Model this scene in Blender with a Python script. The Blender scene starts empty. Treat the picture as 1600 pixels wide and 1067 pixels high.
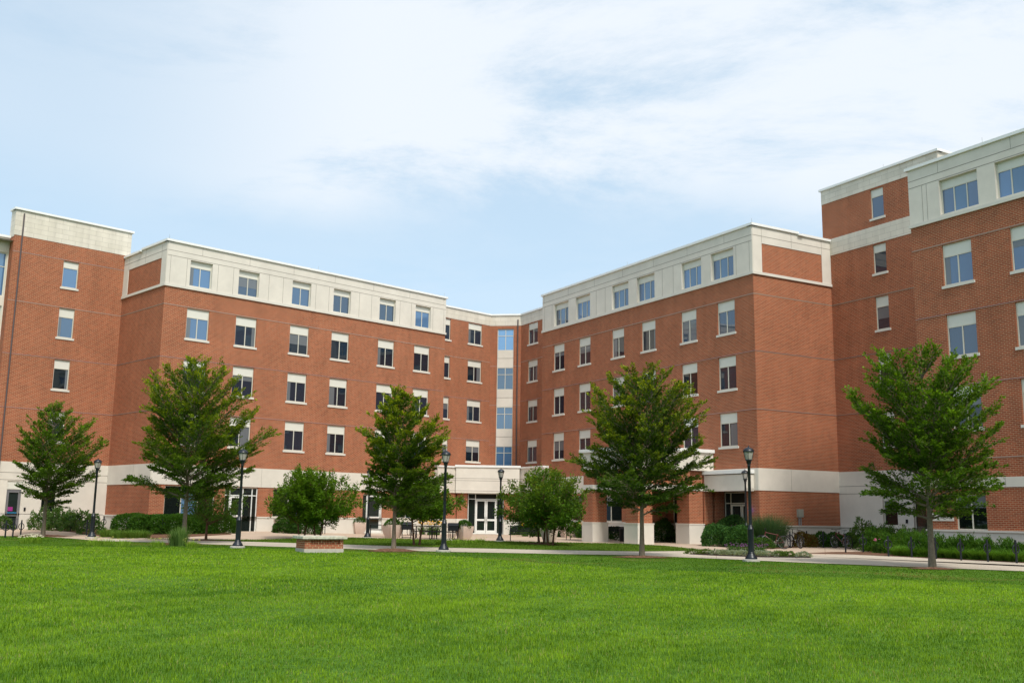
import bpy, bmesh, math, random
import numpy as np
from mathutils import Vector, Matrix
random.seed(7); rng=np.random.default_rng(7)
S=bpy.context.scene; COL=S.collection
rad=math.radians
# ---------------------------------------------------------------- camera
FPX,PITCH,ROLL,HC=1564.9,0.170933,0.014649,1.5
XR=Vector((1,0,0)); UP0=Vector((0,-math.sin(PITCH),math.cos(PITCH)))
CF=Vector((0,math.cos(PITCH),math.sin(PITCH)))
CR=XR*math.cos(ROLL)+UP0*math.sin(ROLL); CU=-XR*math.sin(ROLL)+UP0*math.cos(ROLL)
cd=bpy.data.cameras.new('camera'); cam=bpy.data.objects.new('camera',cd); COL.objects.link(cam)
cam.matrix_world=Matrix(((CR.x,CU.x,-CF.x,0),(CR.y,CU.y,-CF.y,0),(CR.z,CU.z,-CF.z,HC),(0,0,0,1)))
cd.sensor_width=36; cd.lens=FPX/1600*36; cd.clip_end=5000; cd.clip_start=.1
S.camera=cam
def gp(px,py,z=0.0):
    """ground point seen at a measured spot of the photograph"""
    d=CF+CR*((px-800)/FPX)-CU*((py-533.5)/FPX); t=(z-HC)/d.z
    return Vector((d.x*t,d.y*t,z))
# ---------------------------------------------------------------- world, sun, exposure
SUN_EL,SUN_AZ=rad(52),rad(158)          # azimuth clockwise from +Y
W=bpy.data.worlds.new("World"); S.world=W; W.use_nodes=True
N=W.node_tree.nodes; L=W.node_tree.links; N.clear()
def nd(t,**k):
    n=N.new(t)
    for a,b in k.items(): setattr(n,a,b)
    return n
out=nd('ShaderNodeOutputWorld'); bg=nd('ShaderNodeBackground'); bg.inputs[1].default_value=.115
sky=nd('ShaderNodeTexSky',sky_type='NISHITA'); sky.sun_disc=False; sky.sun_elevation=SUN_EL; sky.sun_rotation=SUN_AZ
sky.air_density=1.0; sky.dust_density=1.0; sky.ozone_density=1.2
tc=nd('ShaderNodeTexCoord'); sep=nd('ShaderNodeSeparateXYZ'); L.new(tc.outputs['Generated'],sep.inputs[0])
mz=nd('ShaderNodeMath',operation='MAXIMUM'); mz.inputs[1].default_value=.02; L.new(sep.outputs[2],mz.inputs[0])
ad=nd('ShaderNodeMath',operation='ADD'); ad.inputs[1].default_value=.10; L.new(mz.outputs[0],ad.inputs[0])
dx=nd('ShaderNodeMath',operation='DIVIDE'); L.new(sep.outputs[0],dx.inputs[0]); L.new(ad.outputs[0],dx.inputs[1])
dy=nd('ShaderNodeMath',operation='DIVIDE'); L.new(sep.outputs[1],dy.inputs[0]); L.new(ad.outputs[0],dy.inputs[1])
zs=nd('ShaderNodeMath',operation='ADD'); zs.inputs[1].default_value=.34; L.new(mz.outputs[0],zs.inputs[0])
cv=nd('ShaderNodeCombineXYZ'); L.new(sep.outputs[0],cv.inputs[0]); L.new(sep.outputs[1],cv.inputs[1]); L.new(zs.outputs[0],cv.inputs[2])
nv=nd('ShaderNodeVectorMath',operation='NORMALIZE'); L.new(cv.outputs[0],nv.inputs[0]); L.new(nv.outputs[0],sky.inputs[0])
cb=nd('ShaderNodeCombineXYZ'); L.new(dx.outputs[0],cb.inputs[0]); L.new(dy.outputs[0],cb.inputs[1])
mp=nd('ShaderNodeMapping'); mp.inputs['Rotation'].default_value=(0,0,rad(-24)); mp.inputs['Scale'].default_value=(.6,.85,1); mp.inputs['Location'].default_value=(3.35,1.9,0)
L.new(cb.outputs[0],mp.inputs[0])
n1=nd('ShaderNodeTexNoise'); n1.inputs['Scale'].default_value=1.5; n1.inputs['Detail'].default_value=11; n1.inputs['Roughness'].default_value=.68; n1.inputs['Distortion'].default_value=.35
L.new(mp.outputs[0],n1.inputs['Vector'])
cr=nd('ShaderNodeValToRGB'); cr.color_ramp.elements[0].position=.34; cr.color_ramp.elements[1].position=.56
cr.color_ramp.interpolation='EASE'
L.new(n1.outputs[0],cr.inputs[0])
# broad cloud field: heavier overhead and to the right, thin low over the roofs
mx=nd('ShaderNodeMapRange'); mx.inputs[1].default_value=.26; mx.inputs[2].default_value=.34; mx.inputs[3].default_value=.12; mx.inputs[4].default_value=1.0; mx.interpolation_type='SMOOTHSTEP'
nb=nd('ShaderNodeTexNoise'); nb.inputs['Scale'].default_value=2.2; nb.inputs['Detail'].default_value=7; L.new(tc.outputs['Generated'],nb.inputs['Vector'])
pz=nd('ShaderNodeMath',operation='MULTIPLY_ADD'); pz.inputs[1].default_value=.22; L.new(nb.outputs[0],pz.inputs[0])
pq=nd('ShaderNodeMath',operation='SUBTRACT'); pq.inputs[1].default_value=.11; L.new(sep.outputs[2],pq.inputs[0]); L.new(pq.outputs[0],pz.inputs[2]); L.new(pz.outputs[0],mx.inputs[0])
hx=nd('ShaderNodeMapRange'); hx.inputs[1].default_value=-.42; hx.inputs[2].default_value=-.12; hx.inputs[3].default_value=.25; hx.inputs[4].default_value=1.0; hx.interpolation_type='SMOOTHSTEP'
L.new(sep.outputs[0],hx.inputs[0])
m0=nd('ShaderNodeMath',operation='MULTIPLY'); L.new(mx.outputs[0],m0.inputs[0]); L.new(hx.outputs[0],m0.inputs[1])
mul=nd('ShaderNodeMath',operation='MULTIPLY'); L.new(cr.outputs[0],mul.inputs[0]); L.new(m0.outputs[0],mul.inputs[1])
m2=nd('ShaderNodeMath',operation='MULTIPLY_ADD'); m2.inputs[1].default_value=.56; m2.inputs[2].default_value=.37; L.new(mul.outputs[0],m2.inputs[0])
mixc=nd('ShaderNodeMix',data_type='RGBA'); mixc.inputs[7].default_value=(5.05,5.35,5.7,1)
L.new(m2.outputs[0],mixc.inputs[0]); tn=nd('ShaderNodeVectorMath',operation='MULTIPLY'); tn.inputs[1].default_value=(2.0,2.15,1.72); L.new(sky.outputs[0],tn.inputs[0]); L.new(tn.outputs[0],mixc.inputs[6])
L.new(mixc.outputs[2],bg.inputs[0]); L.new(bg.outputs[0],out.inputs[0])
sd=bpy.data.lights.new('sun','SUN'); sd.energy=2.1; sd.angle=rad(12); sd.color=(1,.95,.88)
sun=bpy.data.objects.new('sun',sd); COL.objects.link(sun)
sdir=Vector((math.sin(SUN_AZ)*math.cos(SUN_EL),math.cos(SUN_AZ)*math.cos(SUN_EL),math.sin(SUN_EL)))
sun.rotation_euler=sdir.to_track_quat('Z','Y').to_euler(); sun.location=(0,-20,60)
S.view_settings.view_transform='Standard'; S.view_settings.look='None'; S.view_settings.exposure=.66; S.view_settings.gamma=1
try: S.view_settings.use_curve_mapping=False
except: pass
# ---------------------------------------------------------------- materials
def mat(name,col,rough=.8,spec=.3,metal=0,var=.0,vscale=3.0,bump=0,ior=None,coord='Object',var2=0):
    m=bpy.data.materials.new(name); m.use_nodes=True; nt=m.node_tree; b=nt.nodes['Principled BSDF']
    b.inputs['Base Color'].default_value=(*col,1); b.inputs['Roughness'].default_value=rough
    b.inputs['Specular IOR Level'].default_value=spec; b.inputs['Metallic'].default_value=metal
    if ior: b.inputs['IOR'].default_value=ior
    if var or bump:
        t=nt.nodes.new('ShaderNodeTexCoord'); n=nt.nodes.new('ShaderNodeTexNoise'); n.inputs['Scale'].default_value=vscale; n.inputs['Detail'].default_value=6; n.inputs['Roughness'].default_value=.65
        nt.links.new(t.outputs[coord],n.inputs['Vector'])
        if var:
            mr=nt.nodes.new('ShaderNodeMapRange'); mr.inputs[1].default_value=.3; mr.inputs[2].default_value=.7; mr.inputs[3].default_value=1-var; mr.inputs[4].default_value=1+var
            nt.links.new(n.outputs[0],mr.inputs[0])
            vm=nt.nodes.new('ShaderNodeVectorMath'); vm.operation='SCALE'; vm.inputs[0].default_value=col
            nt.links.new(mr.outputs[0],vm.inputs[3]); nt.links.new(vm.outputs[0],b.inputs['Base Color'])
        if bump:
            bn=nt.nodes.new('ShaderNodeBump'); bn.inputs['Strength'].default_value=bump; bn.inputs['Distance'].default_value=.02
            nt.links.new(n.outputs[0],bn.inputs['Height']); nt.links.new(bn.outputs[0],b.inputs['Normal'])
    return m
def brickmat(name,c1,c2,mortar,bw,bh,ms,var=.12,bias=0.0,offset=.5,rough=.85):
    m=bpy.data.materials.new(name); m.use_nodes=True; nt=m.node_tree; b=nt.nodes['Principled BSDF']; n=nt.nodes.new; l=nt.links.new
    b.inputs['Roughness'].default_value=rough; b.inputs['Specular IOR Level'].default_value=.2
    uv=n('ShaderNodeUVMap'); uv.uv_map='UVMap'
    br=n('ShaderNodeTexBrick'); br.offset=offset; br.inputs['Scale'].default_value=1; br.inputs['Brick Width'].default_value=bw; br.inputs['Row Height'].default_value=bh
    br.inputs['Mortar Size'].default_value=ms; br.inputs['Mortar Smooth'].default_value=.1; br.inputs['Bias'].default_value=bias
    br.inputs['Color1'].default_value=(*c1,1); br.inputs['Color2'].default_value=(*c2,1); br.inputs['Mortar'].default_value=(*mortar,1)
    l(uv.outputs[0],br.inputs['Vector'])
    no=n('ShaderNodeTexNoise'); no.inputs['Scale'].default_value=.55; no.inputs['Detail'].default_value=7; no.inputs['Roughness'].default_value=.7; l(uv.outputs[0],no.inputs['Vector'])
    mr=n('ShaderNodeMapRange'); mr.inputs[1].default_value=.3; mr.inputs[2].default_value=.7; mr.inputs[3].default_value=1-var; mr.inputs[4].default_value=1+var; l(no.outputs[0],mr.inputs[0])
    vm=n('ShaderNodeVectorMath'); vm.operation='SCALE'; l(br.outputs[0],vm.inputs[0]); l(mr.outputs[0],vm.inputs[3])
    ms_=n('ShaderNodeVectorMath'); ms_.operation='MULTIPLY'; ms_.inputs[1].default_value=(2.2,.16,1); l(uv.outputs[0],ms_.inputs[0])
    n2=n('ShaderNodeTexNoise'); n2.inputs['Scale'].default_value=1; n2.inputs['Detail'].default_value=5; l(ms_.outputs[0],n2.inputs['Vector'])
    m2=n('ShaderNodeMapRange'); m2.inputs[1].default_value=.32; m2.inputs[2].default_value=.62; m2.inputs[3].default_value=.92; m2.inputs[4].default_value=1.04; l(n2.outputs[0],m2.inputs[0])
    v2=n('ShaderNodeVectorMath'); v2.operation='SCALE'; l(vm.outputs[0],v2.inputs[0]); l(m2.outputs[0],v2.inputs[3]); l(v2.outputs[0],b.inputs['Base Color'])
    bn=n('ShaderNodeBump'); bn.inputs['Strength'].default_value=.4; bn.inputs['Distance'].default_value=.008; bn.invert=True; l(br.outputs[1],bn.inputs['Height']); l(bn.outputs[0],b.inputs['Normal'])
    return m
M={}
M['brick']=brickmat('brick',(.350,.082,.036),(.235,.055,.027),(.43,.275,.16),.24,.078,.0100,var=.12)
M['brick_near']=brickmat('brick_low_wall',(.34,.070,.035),(.22,.045,.025),(.44,.29,.17),.22,.075,.012)
M['coursed']=brickmat('coursed_stone',(.66,.60,.51),(.60,.545,.455),(.42,.37,.31),.85,.31,.008,var=.06)
M['stone']=mat('limestone_panel',(.64,.59,.515),.8,.2,var=.08,vscale=.8,bump=.05)
M['stone2']=mat('cast_stone_trim',(.63,.59,.52),.8,.2,var=.05,vscale=1.2)
M['coping']=mat('painted_metal_coping',(.76,.75,.72),.45,.4,var=.03)
M['frame']=mat('window_frame_paint',(.60,.57,.48),.5,.4)
M['panelw']=mat('window_head_panel',(.66,.64,.57),.55,.3,var=.02)
M['joint']=mat('joint_dark_line',(.24,.21,.18),.9,.1)  # dark colour of the thin joint lines
M['steel']=mat('shelf_angle',(.34,.24,.21),.6,.3)
M['pipe']=mat('downpipe_paint',(.09,.07,.07),.5,.4)
M['black']=mat('black_powder_coat',(.008,.009,.011),.5,.25,var=.1)
M['lamp']=mat('lamp_black_paint',(.006,.009,.014),.38,.5,var=.15,vscale=6)
M['conc']=mat('footing_concrete',(.42,.39,.34),.9,.2,var=.12,vscale=9,bump=.2)
M['planter']=mat('planter_cast_concrete',(.55,.43,.36),.85,.2,var=.05,vscale=4,bump=.1)
M['cap']=mat('weathered_stone_cap',(.50,.47,.38),.85,.2,var=.3,vscale=7,bump=.3)
M['bark']=mat('grey_bark',(.17,.135,.10),.9,.15,var=.3,vscale=14,bump=.6)
M['bark2']=mat('reddish_bark',(.13,.065,.04),.9,.15,var=.3,vscale=14,bump=.6)
M['roof']=mat('roof_membrane',(.35,.34,.32),.9,.2,var=.08)
M['room']=mat('dark_interior',(.02,.02,.022),.9,.1)
M['doorgrey']=mat('grey_door_paint',(.16,.155,.16),.5,.4)
M['white']=mat('white_frame_paint',(.74,.74,.70),.45,.4)
M['rubber']=mat('tyre_rubber',(.012,.012,.012),.8,.2)
M['chrome']=mat('bright_metal',(.32,.32,.33),.4,.5,.6)
M['red']=mat('red_bike_paint',(.10,.008,.010),.35,.4)
M['greymetal']=mat('grey_enclosure',(.30,.30,.25),.5,.4)
M['soffit']=mat('soffit',(.38,.34,.28),.8,.2)
M['magenta']=mat('magenta_notice',(.30,.03,.20),.7,.2)
M['bluebar']=mat('blue_tape',(.05,.3,.55),.6,.3)
M['mulch']=mat('wood_mulch',(.15,.080,.050),.95,.1,var=.55,vscale=11,bump=1)
M['soil']=mat('dark_soil',(.035,.022,.018),.95,.1,var=.4,vscale=9,bump=1)
M['curtain']=mat('curtain_cloth',(.30,.33,.38),.9,.1)
def glassmat(name,col,ior,rough=.02):
    m=mat(name,col,rough,.5,ior=ior); nt=m.node_tree; b=nt.nodes['Principled BSDF']
    t=nt.nodes.new('ShaderNodeTexCoord'); n=nt.nodes.new('ShaderNodeTexNoise'); n.inputs['Scale'].default_value=.9; n.inputs['Detail'].default_value=2
    mpn=nt.nodes.new('ShaderNodeVectorMath'); mpn.operation='MULTIPLY'; mpn.inputs[1].default_value=(1,1,.6)
    g=nt.nodes.new('ShaderNodeObjectInfo'); av=nt.nodes.new('ShaderNodeVectorMath'); av.operation='ADD'
    nt.links.new(t.outputs['Object'],mpn.inputs[0]); nt.links.new(mpn.outputs[0],av.inputs[0]); nt.links.new(g.outputs['Location'],av.inputs[1]); nt.links.new(av.outputs[0],n.inputs['Vector'])
    bn=nt.nodes.new('ShaderNodeBump'); bn.inputs['Strength'].default_value=.25; bn.inputs['Distance'].default_value=.02
    nt.links.new(n.outputs[0],bn.inputs['Height']); nt.links.new(bn.outputs[0],b.inputs['Normal'])
    # some rooms have the blind or curtain drawn a little: vary the tone behind the glass from window to window
    mr=nt.nodes.new('ShaderNodeMapRange'); mr.inputs[3].default_value=.4; mr.inputs[4].default_value=2.2; nt.links.new(g.outputs['Random'],mr.inputs[0])
    vm=nt.nodes.new('ShaderNodeVectorMath'); vm.operation='SCALE'; vm.inputs[0].default_value=col; nt.links.new(mr.outputs[0],vm.inputs[3]); nt.links.new(vm.outputs[0],b.inputs['Base Color'])
    return m
M['glass']=glassmat('window_glass',(.010,.017,.028),1.75)
M['glassblue']=glassmat('sky_blue_window_glass',(.035,.085,.17),2.1)  # upper windows: blue of the reflected sky put into the glass colour
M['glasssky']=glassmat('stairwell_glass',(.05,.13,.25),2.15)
M['glassdoor']=glassmat('door_glass',(.010,.014,.013),1.5)
gl=M['lampglass']=mat('lamp_glass',(.50,.47,.42),.25,.5); gl.node_tree.nodes['Principled BSDF'].inputs['Transmission Weight'].default_value=.35
e=M['bluelight']=mat('blue_beacon',(.02,.05,.8),.3); b=e.node_tree.nodes['Principled BSDF']; b.inputs['Emission Color'].default_value=(.02,.08,1,1); b.inputs['Emission Strength'].default_value=3
# concrete paving with score joints
def pavemat(name,c,jx,jy,rot=0):
    m=mat(name,c,.9,.2,var=.10,vscale=.35,bump=.1); nt=m.node_tree; b=nt.nodes['Principled BSDF']; n=nt.nodes.new; l=nt.links.new
    src=b.inputs['Base Color'].links[0].from_socket
    uv=n('ShaderNodeUVMap'); uv.uv_map='UVMap'; mp=n('ShaderNodeMapping'); mp.inputs['Rotation'].default_value=(0,0,rot); l(uv.outputs[0],mp.inputs[0])
    br=n('ShaderNodeTexBrick'); br.offset=0; br.inputs['Scale'].default_value=1; br.inputs['Brick Width'].default_value=jx; br.inputs['Row Height'].default_value=jy; br.inputs['Mortar Size'].default_value=.012
    br.inputs['Color1'].default_value=(1,1,1,1); br.inputs['Color2'].default_value=(.93,.93,.93,1); br.inputs['Mortar'].default_value=(.55,.5,.45,1); l(mp.outputs[0],br.inputs[0])
    n2=n('ShaderNodeTexNoise'); n2.inputs['Scale'].default_value=22; n2.inputs['Detail'].default_value=3; l(uv.outputs[0],n2.inputs[0])
    mr=n('ShaderNodeMapRange'); mr.inputs[1].default_value=.3; mr.inputs[2].default_value=.7; mr.inputs[3].default_value=.9; mr.inputs[4].default_value=1.08; l(n2.outputs[0],mr.inputs[0])
    vm=n('ShaderNodeVectorMath'); vm.operation='MULTIPLY'; l(src,vm.inputs[0]); l(br.outputs[0],vm.inputs[1])
    v2=n('ShaderNodeVectorMath'); v2.operation='SCALE'; l(vm.outputs[0],v2.inputs[0]); l(mr.outputs[0],v2.inputs[3]); l(v2.outputs[0],b.inputs['Base Color'])
    return m
M['plaza']=pavemat('pink_concrete_plaza',(.50,.385,.29),3.0,3.0,.3)
M['path']=pavemat('pale_concrete_path',(.50,.43,.345),3.0,1.8,.2)
def turfmat():
    m=bpy.data.materials.new('turf'); m.use_nodes=True; nt=m.node_tree; b=nt.nodes['Principled BSDF']; n=nt.nodes.new; l=nt.links.new
    b.inputs['Roughness'].default_value=.9; b.inputs['Specular IOR Level'].default_value=.1
    t=n('ShaderNodeTexCoord'); a=n('ShaderNodeTexNoise'); a.inputs['Scale'].default_value=.22; a.inputs['Detail'].default_value=5; l(t.outputs['Object'],a.inputs[0])
    c=n('ShaderNodeTexNoise'); c.inputs['Scale'].default_value=14; c.inputs['Detail'].default_value=4; l(t.outputs['Object'],c.inputs[0])
    r=n('ShaderNodeValToRGB'); r.color_ramp.elements[0].position=.3; r.color_ramp.elements[0].color=(.055,.13,.012,1); r.color_ramp.elements[1].position=.72; r.color_ramp.elements[1].color=(.10,.19,.018,1)
    l(a.outputs[0],r.inputs[0])
    mr=n('ShaderNodeMapRange'); mr.inputs[1].default_value=.3; mr.inputs[2].default_value=.7; mr.inputs[3].default_value=.6; mr.inputs[4].default_value=1.3; l(c.outputs[0],mr.inputs[0])
    vm=n('ShaderNodeVectorMath'); vm.operation='SCALE'; l(r.outputs[0],vm.inputs[0]); l(mr.outputs[0],vm.inputs[3]); l(vm.outputs[0],b.inputs['Base Color'])
    return m
M['turf']=turfmat()
def leafmat(name,rough=.55,trans=.45,spec=.18):
    """leaf colour comes from each leaf's own stored colour"""
    m=bpy.data.materials.new(name); m.use_nodes=True; nt=m.node_tree; b=nt.nodes['Principled BSDF']; n=nt.nodes.new; l=nt.links.new
    a=n('ShaderNodeAttribute'); a.attribute_name='tint'; l(a.outputs['Color'],b.inputs['Base Color'])
    b.inputs['Roughness'].default_value=rough; b.inputs['Specular IOR Level'].default_value=spec
    tr=n('ShaderNodeBsdfTranslucent'); mixn=n('ShaderNodeMixShader'); mixn.inputs[0].default_value=trans
    g=n('ShaderNodeVectorMath'); g.operation='MULTIPLY'; g.inputs[1].default_value=(1.5,1.35,.6); l(a.outputs['Color'],g.inputs[0]); l(g.outputs[0],tr.inputs[0])
    o=nt.nodes['Material Output']; l(b.outputs[0],mixn.inputs[1]); l(tr.outputs[0],mixn.inputs[2]); l(mixn.outputs[0],o.inputs[0])
    return m
M['leaf']=leafmat('tree_leaves'); M['grass']=leafmat('grass_blades',.7,.3,.12)
# ---------------------------------------------------------------- mesh helpers
def props(o,label=None,cat=None,group=None,kind=None):
    if label: o['label']=label
    if cat: o['category']=cat
    if group: o['group']=group
    if kind: o['kind']=kind
    return o
def empty(name,loc,label,cat,group=None,rz=0):
    o=bpy.data.objects.new(name,None); COL.objects.link(o); o.location=loc; o.rotation_euler=(0,0,rz); o.empty_display_size=.3
    return props(o,label,cat,group)
class MB:
    def __init__(s): s.v=[]; s.f=[]
    def add(s,vs,fs):
        k=len(s.v); s.v+= [Vector(a) for a in vs]; s.f+=[[i+k for i in f] for f in fs]; return s
    def quad(s,a,b,c,d): return s.add([a,b,c,d],[[0,1,2,3]])
    def box(s,x0,x1,y0,y1,z0,z1,fr=None):
        P=[(x,y,z) for z in (z0,z1) for (x,y) in ((x0,y0),(x1,y0),(x1,y1),(x0,y1))]
        if fr: P=[fr(*p) for p in P]
        F=[[0,3,2,1],[4,5,6,7],[0,1,5,4],[1,2,6,5],[2,3,7,6],[3,0,4,7]]
        return s.add(P,F)
    def tube(s,pts,r,n=8,cap=True):
        pts=[Vector(p) for p in pts]; k=len(pts); rs=r if hasattr(r,'__len__') else [r]*k
        vs=[]; prev=None
        for i,p in enumerate(pts):
            t=(pts[min(i+1,k-1)]-pts[max(i-1,0)]).normalized()
            if prev is None: a=t.orthogonal().normalized()
            else:
                a=(prev-t*prev.dot(t)); a=a.normalized() if a.length>1e-6 else t.orthogonal().normalized()
            prev=a; b=t.cross(a)
            for j in range(n): th=2*math.pi*j/n; vs.append(p+(a*math.cos(th)+b*math.sin(th))*rs[i])
        fs=[[i*n+j,i*n+(j+1)%n,(i+1)*n+(j+1)%n,(i+1)*n+j] for i in range(k-1) for j in range(n)]
        if cap: fs+=[list(range(n))[::-1],[(k-1)*n+j for j in range(n)]]
        return s.add(vs,fs)
    def lathe(s,prof,n=20,c=(0,0,0),rz=0):
        vs=[(c[0]+r*math.cos(rz+2*math.pi*j/n),c[1]+r*math.sin(rz+2*math.pi*j/n),c[2]+z) for r,z in prof for j in range(n)]
        k=len(prof); fs=[[i*n+j,i*n+(j+1)%n,(i+1)*n+(j+1)%n,(i+1)*n+j] for i in range(k-1) for j in range(n)]
        fs+=[list(range(n))[::-1],[(k-1)*n+j for j in range(n)]]
        return s.add(vs,fs)
    def torus(s,c,R,r,ax='y',n=28,m=8):
        pts=[]
        for i in range(n):
            a=2*math.pi*i/n; ca,sa=math.cos(a),math.sin(a)
            for j in range(m):
                b=2*math.pi*j/m; q=R+r*math.cos(b); h=r*math.sin(b)
                p=(q*ca,h,q*sa) if ax=='y' else ((h,q*ca,q*sa) if ax=='x' else (q*ca,q*sa,h))
                pts.append((c[0]+p[0],c[1]+p[1],c[2]+p[2]))
        return s.add(pts,[[i*m+j,i*m+(j+1)%m,((i+1)%n)*m+(j+1)%m,((i+1)%n)*m+j] for i in range(n) for j in range(m)])
    def mesh(s,name,off=Vector((0,0,0)),smooth=False,bevel=0):
        me=bpy.data.meshes.new(name); me.from_pydata([tuple(v-off) for v in s.v],[],s.f)
        if bevel:
            bm=bmesh.new(); bm.from_mesh(me); bmesh.ops.bevel(bm,geom=[e for e in bm.edges if e.is_manifold and e.calc_face_angle(0)>.6],offset=bevel,segments=2,affect='EDGES',clamp_overlap=True); bm.to_mesh(me); bm.free()
        me.update()
        uv=me.uv_layers.new(name='UVMap'); co=np.empty(len(me.vertices)*3); me.vertices.foreach_get('co',co); co=co.reshape(-1,3)+np.array(off)
        li=np.empty(len(me.loops),int); me.loops.foreach_get('vertex_index',li)
        nf=len(me.polygons); nr=np.empty(nf*3); me.polygons.foreach_get('normal',nr); nr=nr.reshape(-1,3); lt=np.empty(nf,int); me.polygons.foreach_get('loop_total',lt)
        ln=np.repeat(nr,lt,axis=0); P=co[li]; t=np.stack([-ln[:,1],ln[:,0]],1); tl=np.hypot(t[:,0],t[:,1])+1e-9; t/=tl[:,None]
        flat=np.abs(ln[:,2])>.7; u=np.where(flat,P[:,0],P[:,0]*t[:,0]+P[:,1]*t[:,1]); v=np.where(flat,P[:,1],P[:,2])
        uv.data.foreach_set('uv',np.stack([u,v],1).ravel())
        if smooth:
            me.polygons.foreach_set('use_smooth',np.ones(nf,bool))
            try: me.set_sharp_from_angle(angle=rad(40))
            except Exception: pass
        return me
    def clusters(s,tol=.03):
        n=len(s.f); lo=np.array([[min(s.v[i][k] for i in f) for k in range(3)] for f in s.f])-tol; hi=np.array([[max(s.v[i][k] for i in f) for k in range(3)] for f in s.f])+tol
        lab=-np.ones(n,int); c=0
        for i in range(n):
            if lab[i]>=0: continue
            st=[i]; lab[i]=c
            while st:
                j=st.pop(); k=np.where((lab<0)&(lo<=hi[j]).all(1)&(hi>=lo[j]).all(1))[0]; lab[k]=c; st+=list(k)
            c+=1
        return lab,c
    def build(s,name,m,parent=None,smooth=False,bevel=0,local=False):
        if name in ('stone_cladding','stone_base','brick_wall','coursed_stone_parapet','spandrel_panel','coping','pier','pier_base','lintel','portico_wall','downpipe','roof','card_reader','rear_wall','recess_wall','shelf_angle','cladding_joint') and parent is not None and parent.name=='residence_hall':
            lab,c=s.clusters(.45 if name=='cladding_joint' else .03)
            if c>1:
                o=None
                for k in range(c):
                    q=MB()
                    for f,l_ in zip(s.f,lab):
                        if l_==k: q.add([s.v[i] for i in f],[list(range(len(f)))])
                    if bevel:
                        me_=q; 
                    o=q.build(name,m,parent,smooth,0,local)
                return o
        off=Vector((0,0,0)) if (parent is None or local) else parent.location
        me=s.mesh(name,off,smooth,bevel); me.materials.append(m if not isinstance(m,str) else M[m])
        o=bpy.data.objects.new(name,me); COL.objects.link(o)
        if parent: o.parent=parent
        return o
def clone(o,parent=None):
    c=o.copy(); COL.objects.link(c)
    if parent: c.parent=parent
    for ch in list(o.children): clone(ch,c)
    return c
def rename_label(o,lab): o['label']=lab; return o
# ---------------------------------------------------------------- building frames
AZ1,AZ2=.796894,-.517838
U1=Vector((math.sin(AZ1),math.cos(AZ1),0)); N1=Vector((math.cos(AZ1),-math.sin(AZ1),0)); B1=Vector((-21.340,60.049,0))
U2=Vector((math.sin(AZ2),math.cos(AZ2),0)); N2=Vector((-math.cos(AZ2),math.sin(AZ2),0)); B2=Vector((13.514,54.881,0))
class Fr:
    """a vertical wall plane: s runs along it, o outwards, z up"""
    def __init__(s,p,u,n): s.p=Vector(p); s.u=Vector(u); s.n=Vector(n)
    def __call__(s,a,o,z): return s.p+s.u*a+s.n*o+Vector((0,0,z))
    def shift(s,o): return Fr(s.p+s.n*o,s.u,s.n)
    def rz(s): # rotation that maps local x->u , local -y -> n
        # local x axis = u if u x z == -n... choose x so that (-y)=n
        return math.atan2(s.n.x,-s.n.y)
F1=Fr(B1,U1,N1); F2=Fr(B2,U2,N2)
R1=Fr(B1,-N1,-U1)            # return wall of the left wing
R2=Fr(B2,-N2,-U2)            # return wall of the right wing
BK=-6.18
T1=F1.shift(BK); T2=F2.shift(BK); C1=F1.shift(-2.30); C3=F2.shift(-2.34)
K1=F1(29.587,-2.30,0); K3=F2(29.867,-2.34,0)
cu=(K3-K1).normalized(); CC=Fr(K1,cu,Vector((cu.y,-cu.x,0))); CL=(K3-K1).length
bld=empty('residence_hall',Vector((-.5,82,0)),'long red brick five storey residence hall with pale stone top floor wrapping round the lawn','building')
def panel(mb,fr,s0,s1,z0,z1,o=0,holes=(),rim=0.0,rev=.17):
    """wall skin with openings and their reveals"""
    if s0>s1: s0,s1=s1,s0
    hs=[(min(a,b),max(a,b),c,d) for a,b,c,d in holes]
    hs=[(max(a,s0),min(b,s1),max(c,z0),min(d,z1)) for a,b,c,d in hs if min(b,s1)-max(a,s0)>.01 and min(d,z1)-max(c,z0)>.01]
    ss=sorted({s0,s1,*[h[0] for h in hs],*[h[1] for h in hs]}); zs=sorted({z0,z1,*[h[2] for h in hs],*[h[3] for h in hs]})
    flip=fr.u.cross(Vector((0,0,1))).dot(fr.n)<0
    def q(*p):
        mb.quad(*(p[::-1] if flip else p))
    for i in range(len(ss)-1):
        for j in range(len(zs)-1):
            a,b,c,d=ss[i],ss[i+1],zs[j],zs[j+1]; cs,cz=(a+b)/2,(c+d)/2
            if any(h[0]<cs<h[1] and h[2]<cz<h[3] for h in hs): continue
            q(fr(a,o,c),fr(b,o,c),fr(b,o,d),fr(a,o,d))
    for a,b,c,d in hs:
        q(fr(a,o,c),fr(a,o,d),fr(a,o-rev-o,d),fr(a,o-rev-o,c)); q(fr(b,o,d),fr(b,o,c),fr(b,-rev,c),fr(b,-rev,d))
        q(fr(b,o,c),fr(a,o,c),fr(a,-rev,c),fr(b,-rev,c)); q(fr(a,o,d),fr(b,o,d),fr(b,-rev,d),fr(a,-rev,d))
    if rim:
        q(fr(s0,o,z1),fr(s1,o,z1),fr(s1,o-rim,z1),fr(s0,o-rim,z1)); q(fr(s1,o,z0),fr(s0,o,z0),fr(s0,o-rim,z0),fr(s1,o-rim,z0))
        q(fr(s0,o,z0),fr(s0,o,z1),fr(s0,o-rim,z1),fr(s0,o-rim,z0)); q(fr(s1,o,z1),fr(s1,o,z0),fr(s1,o-rim,z0),fr(s1,o-rim,z1))
def bar(mb,fr,s0,s1,z0,z1,o0,o1):
    mb.box(min(s0,s1),max(s0,s1),o0,o1,z0,z1,fr=fr)
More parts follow.
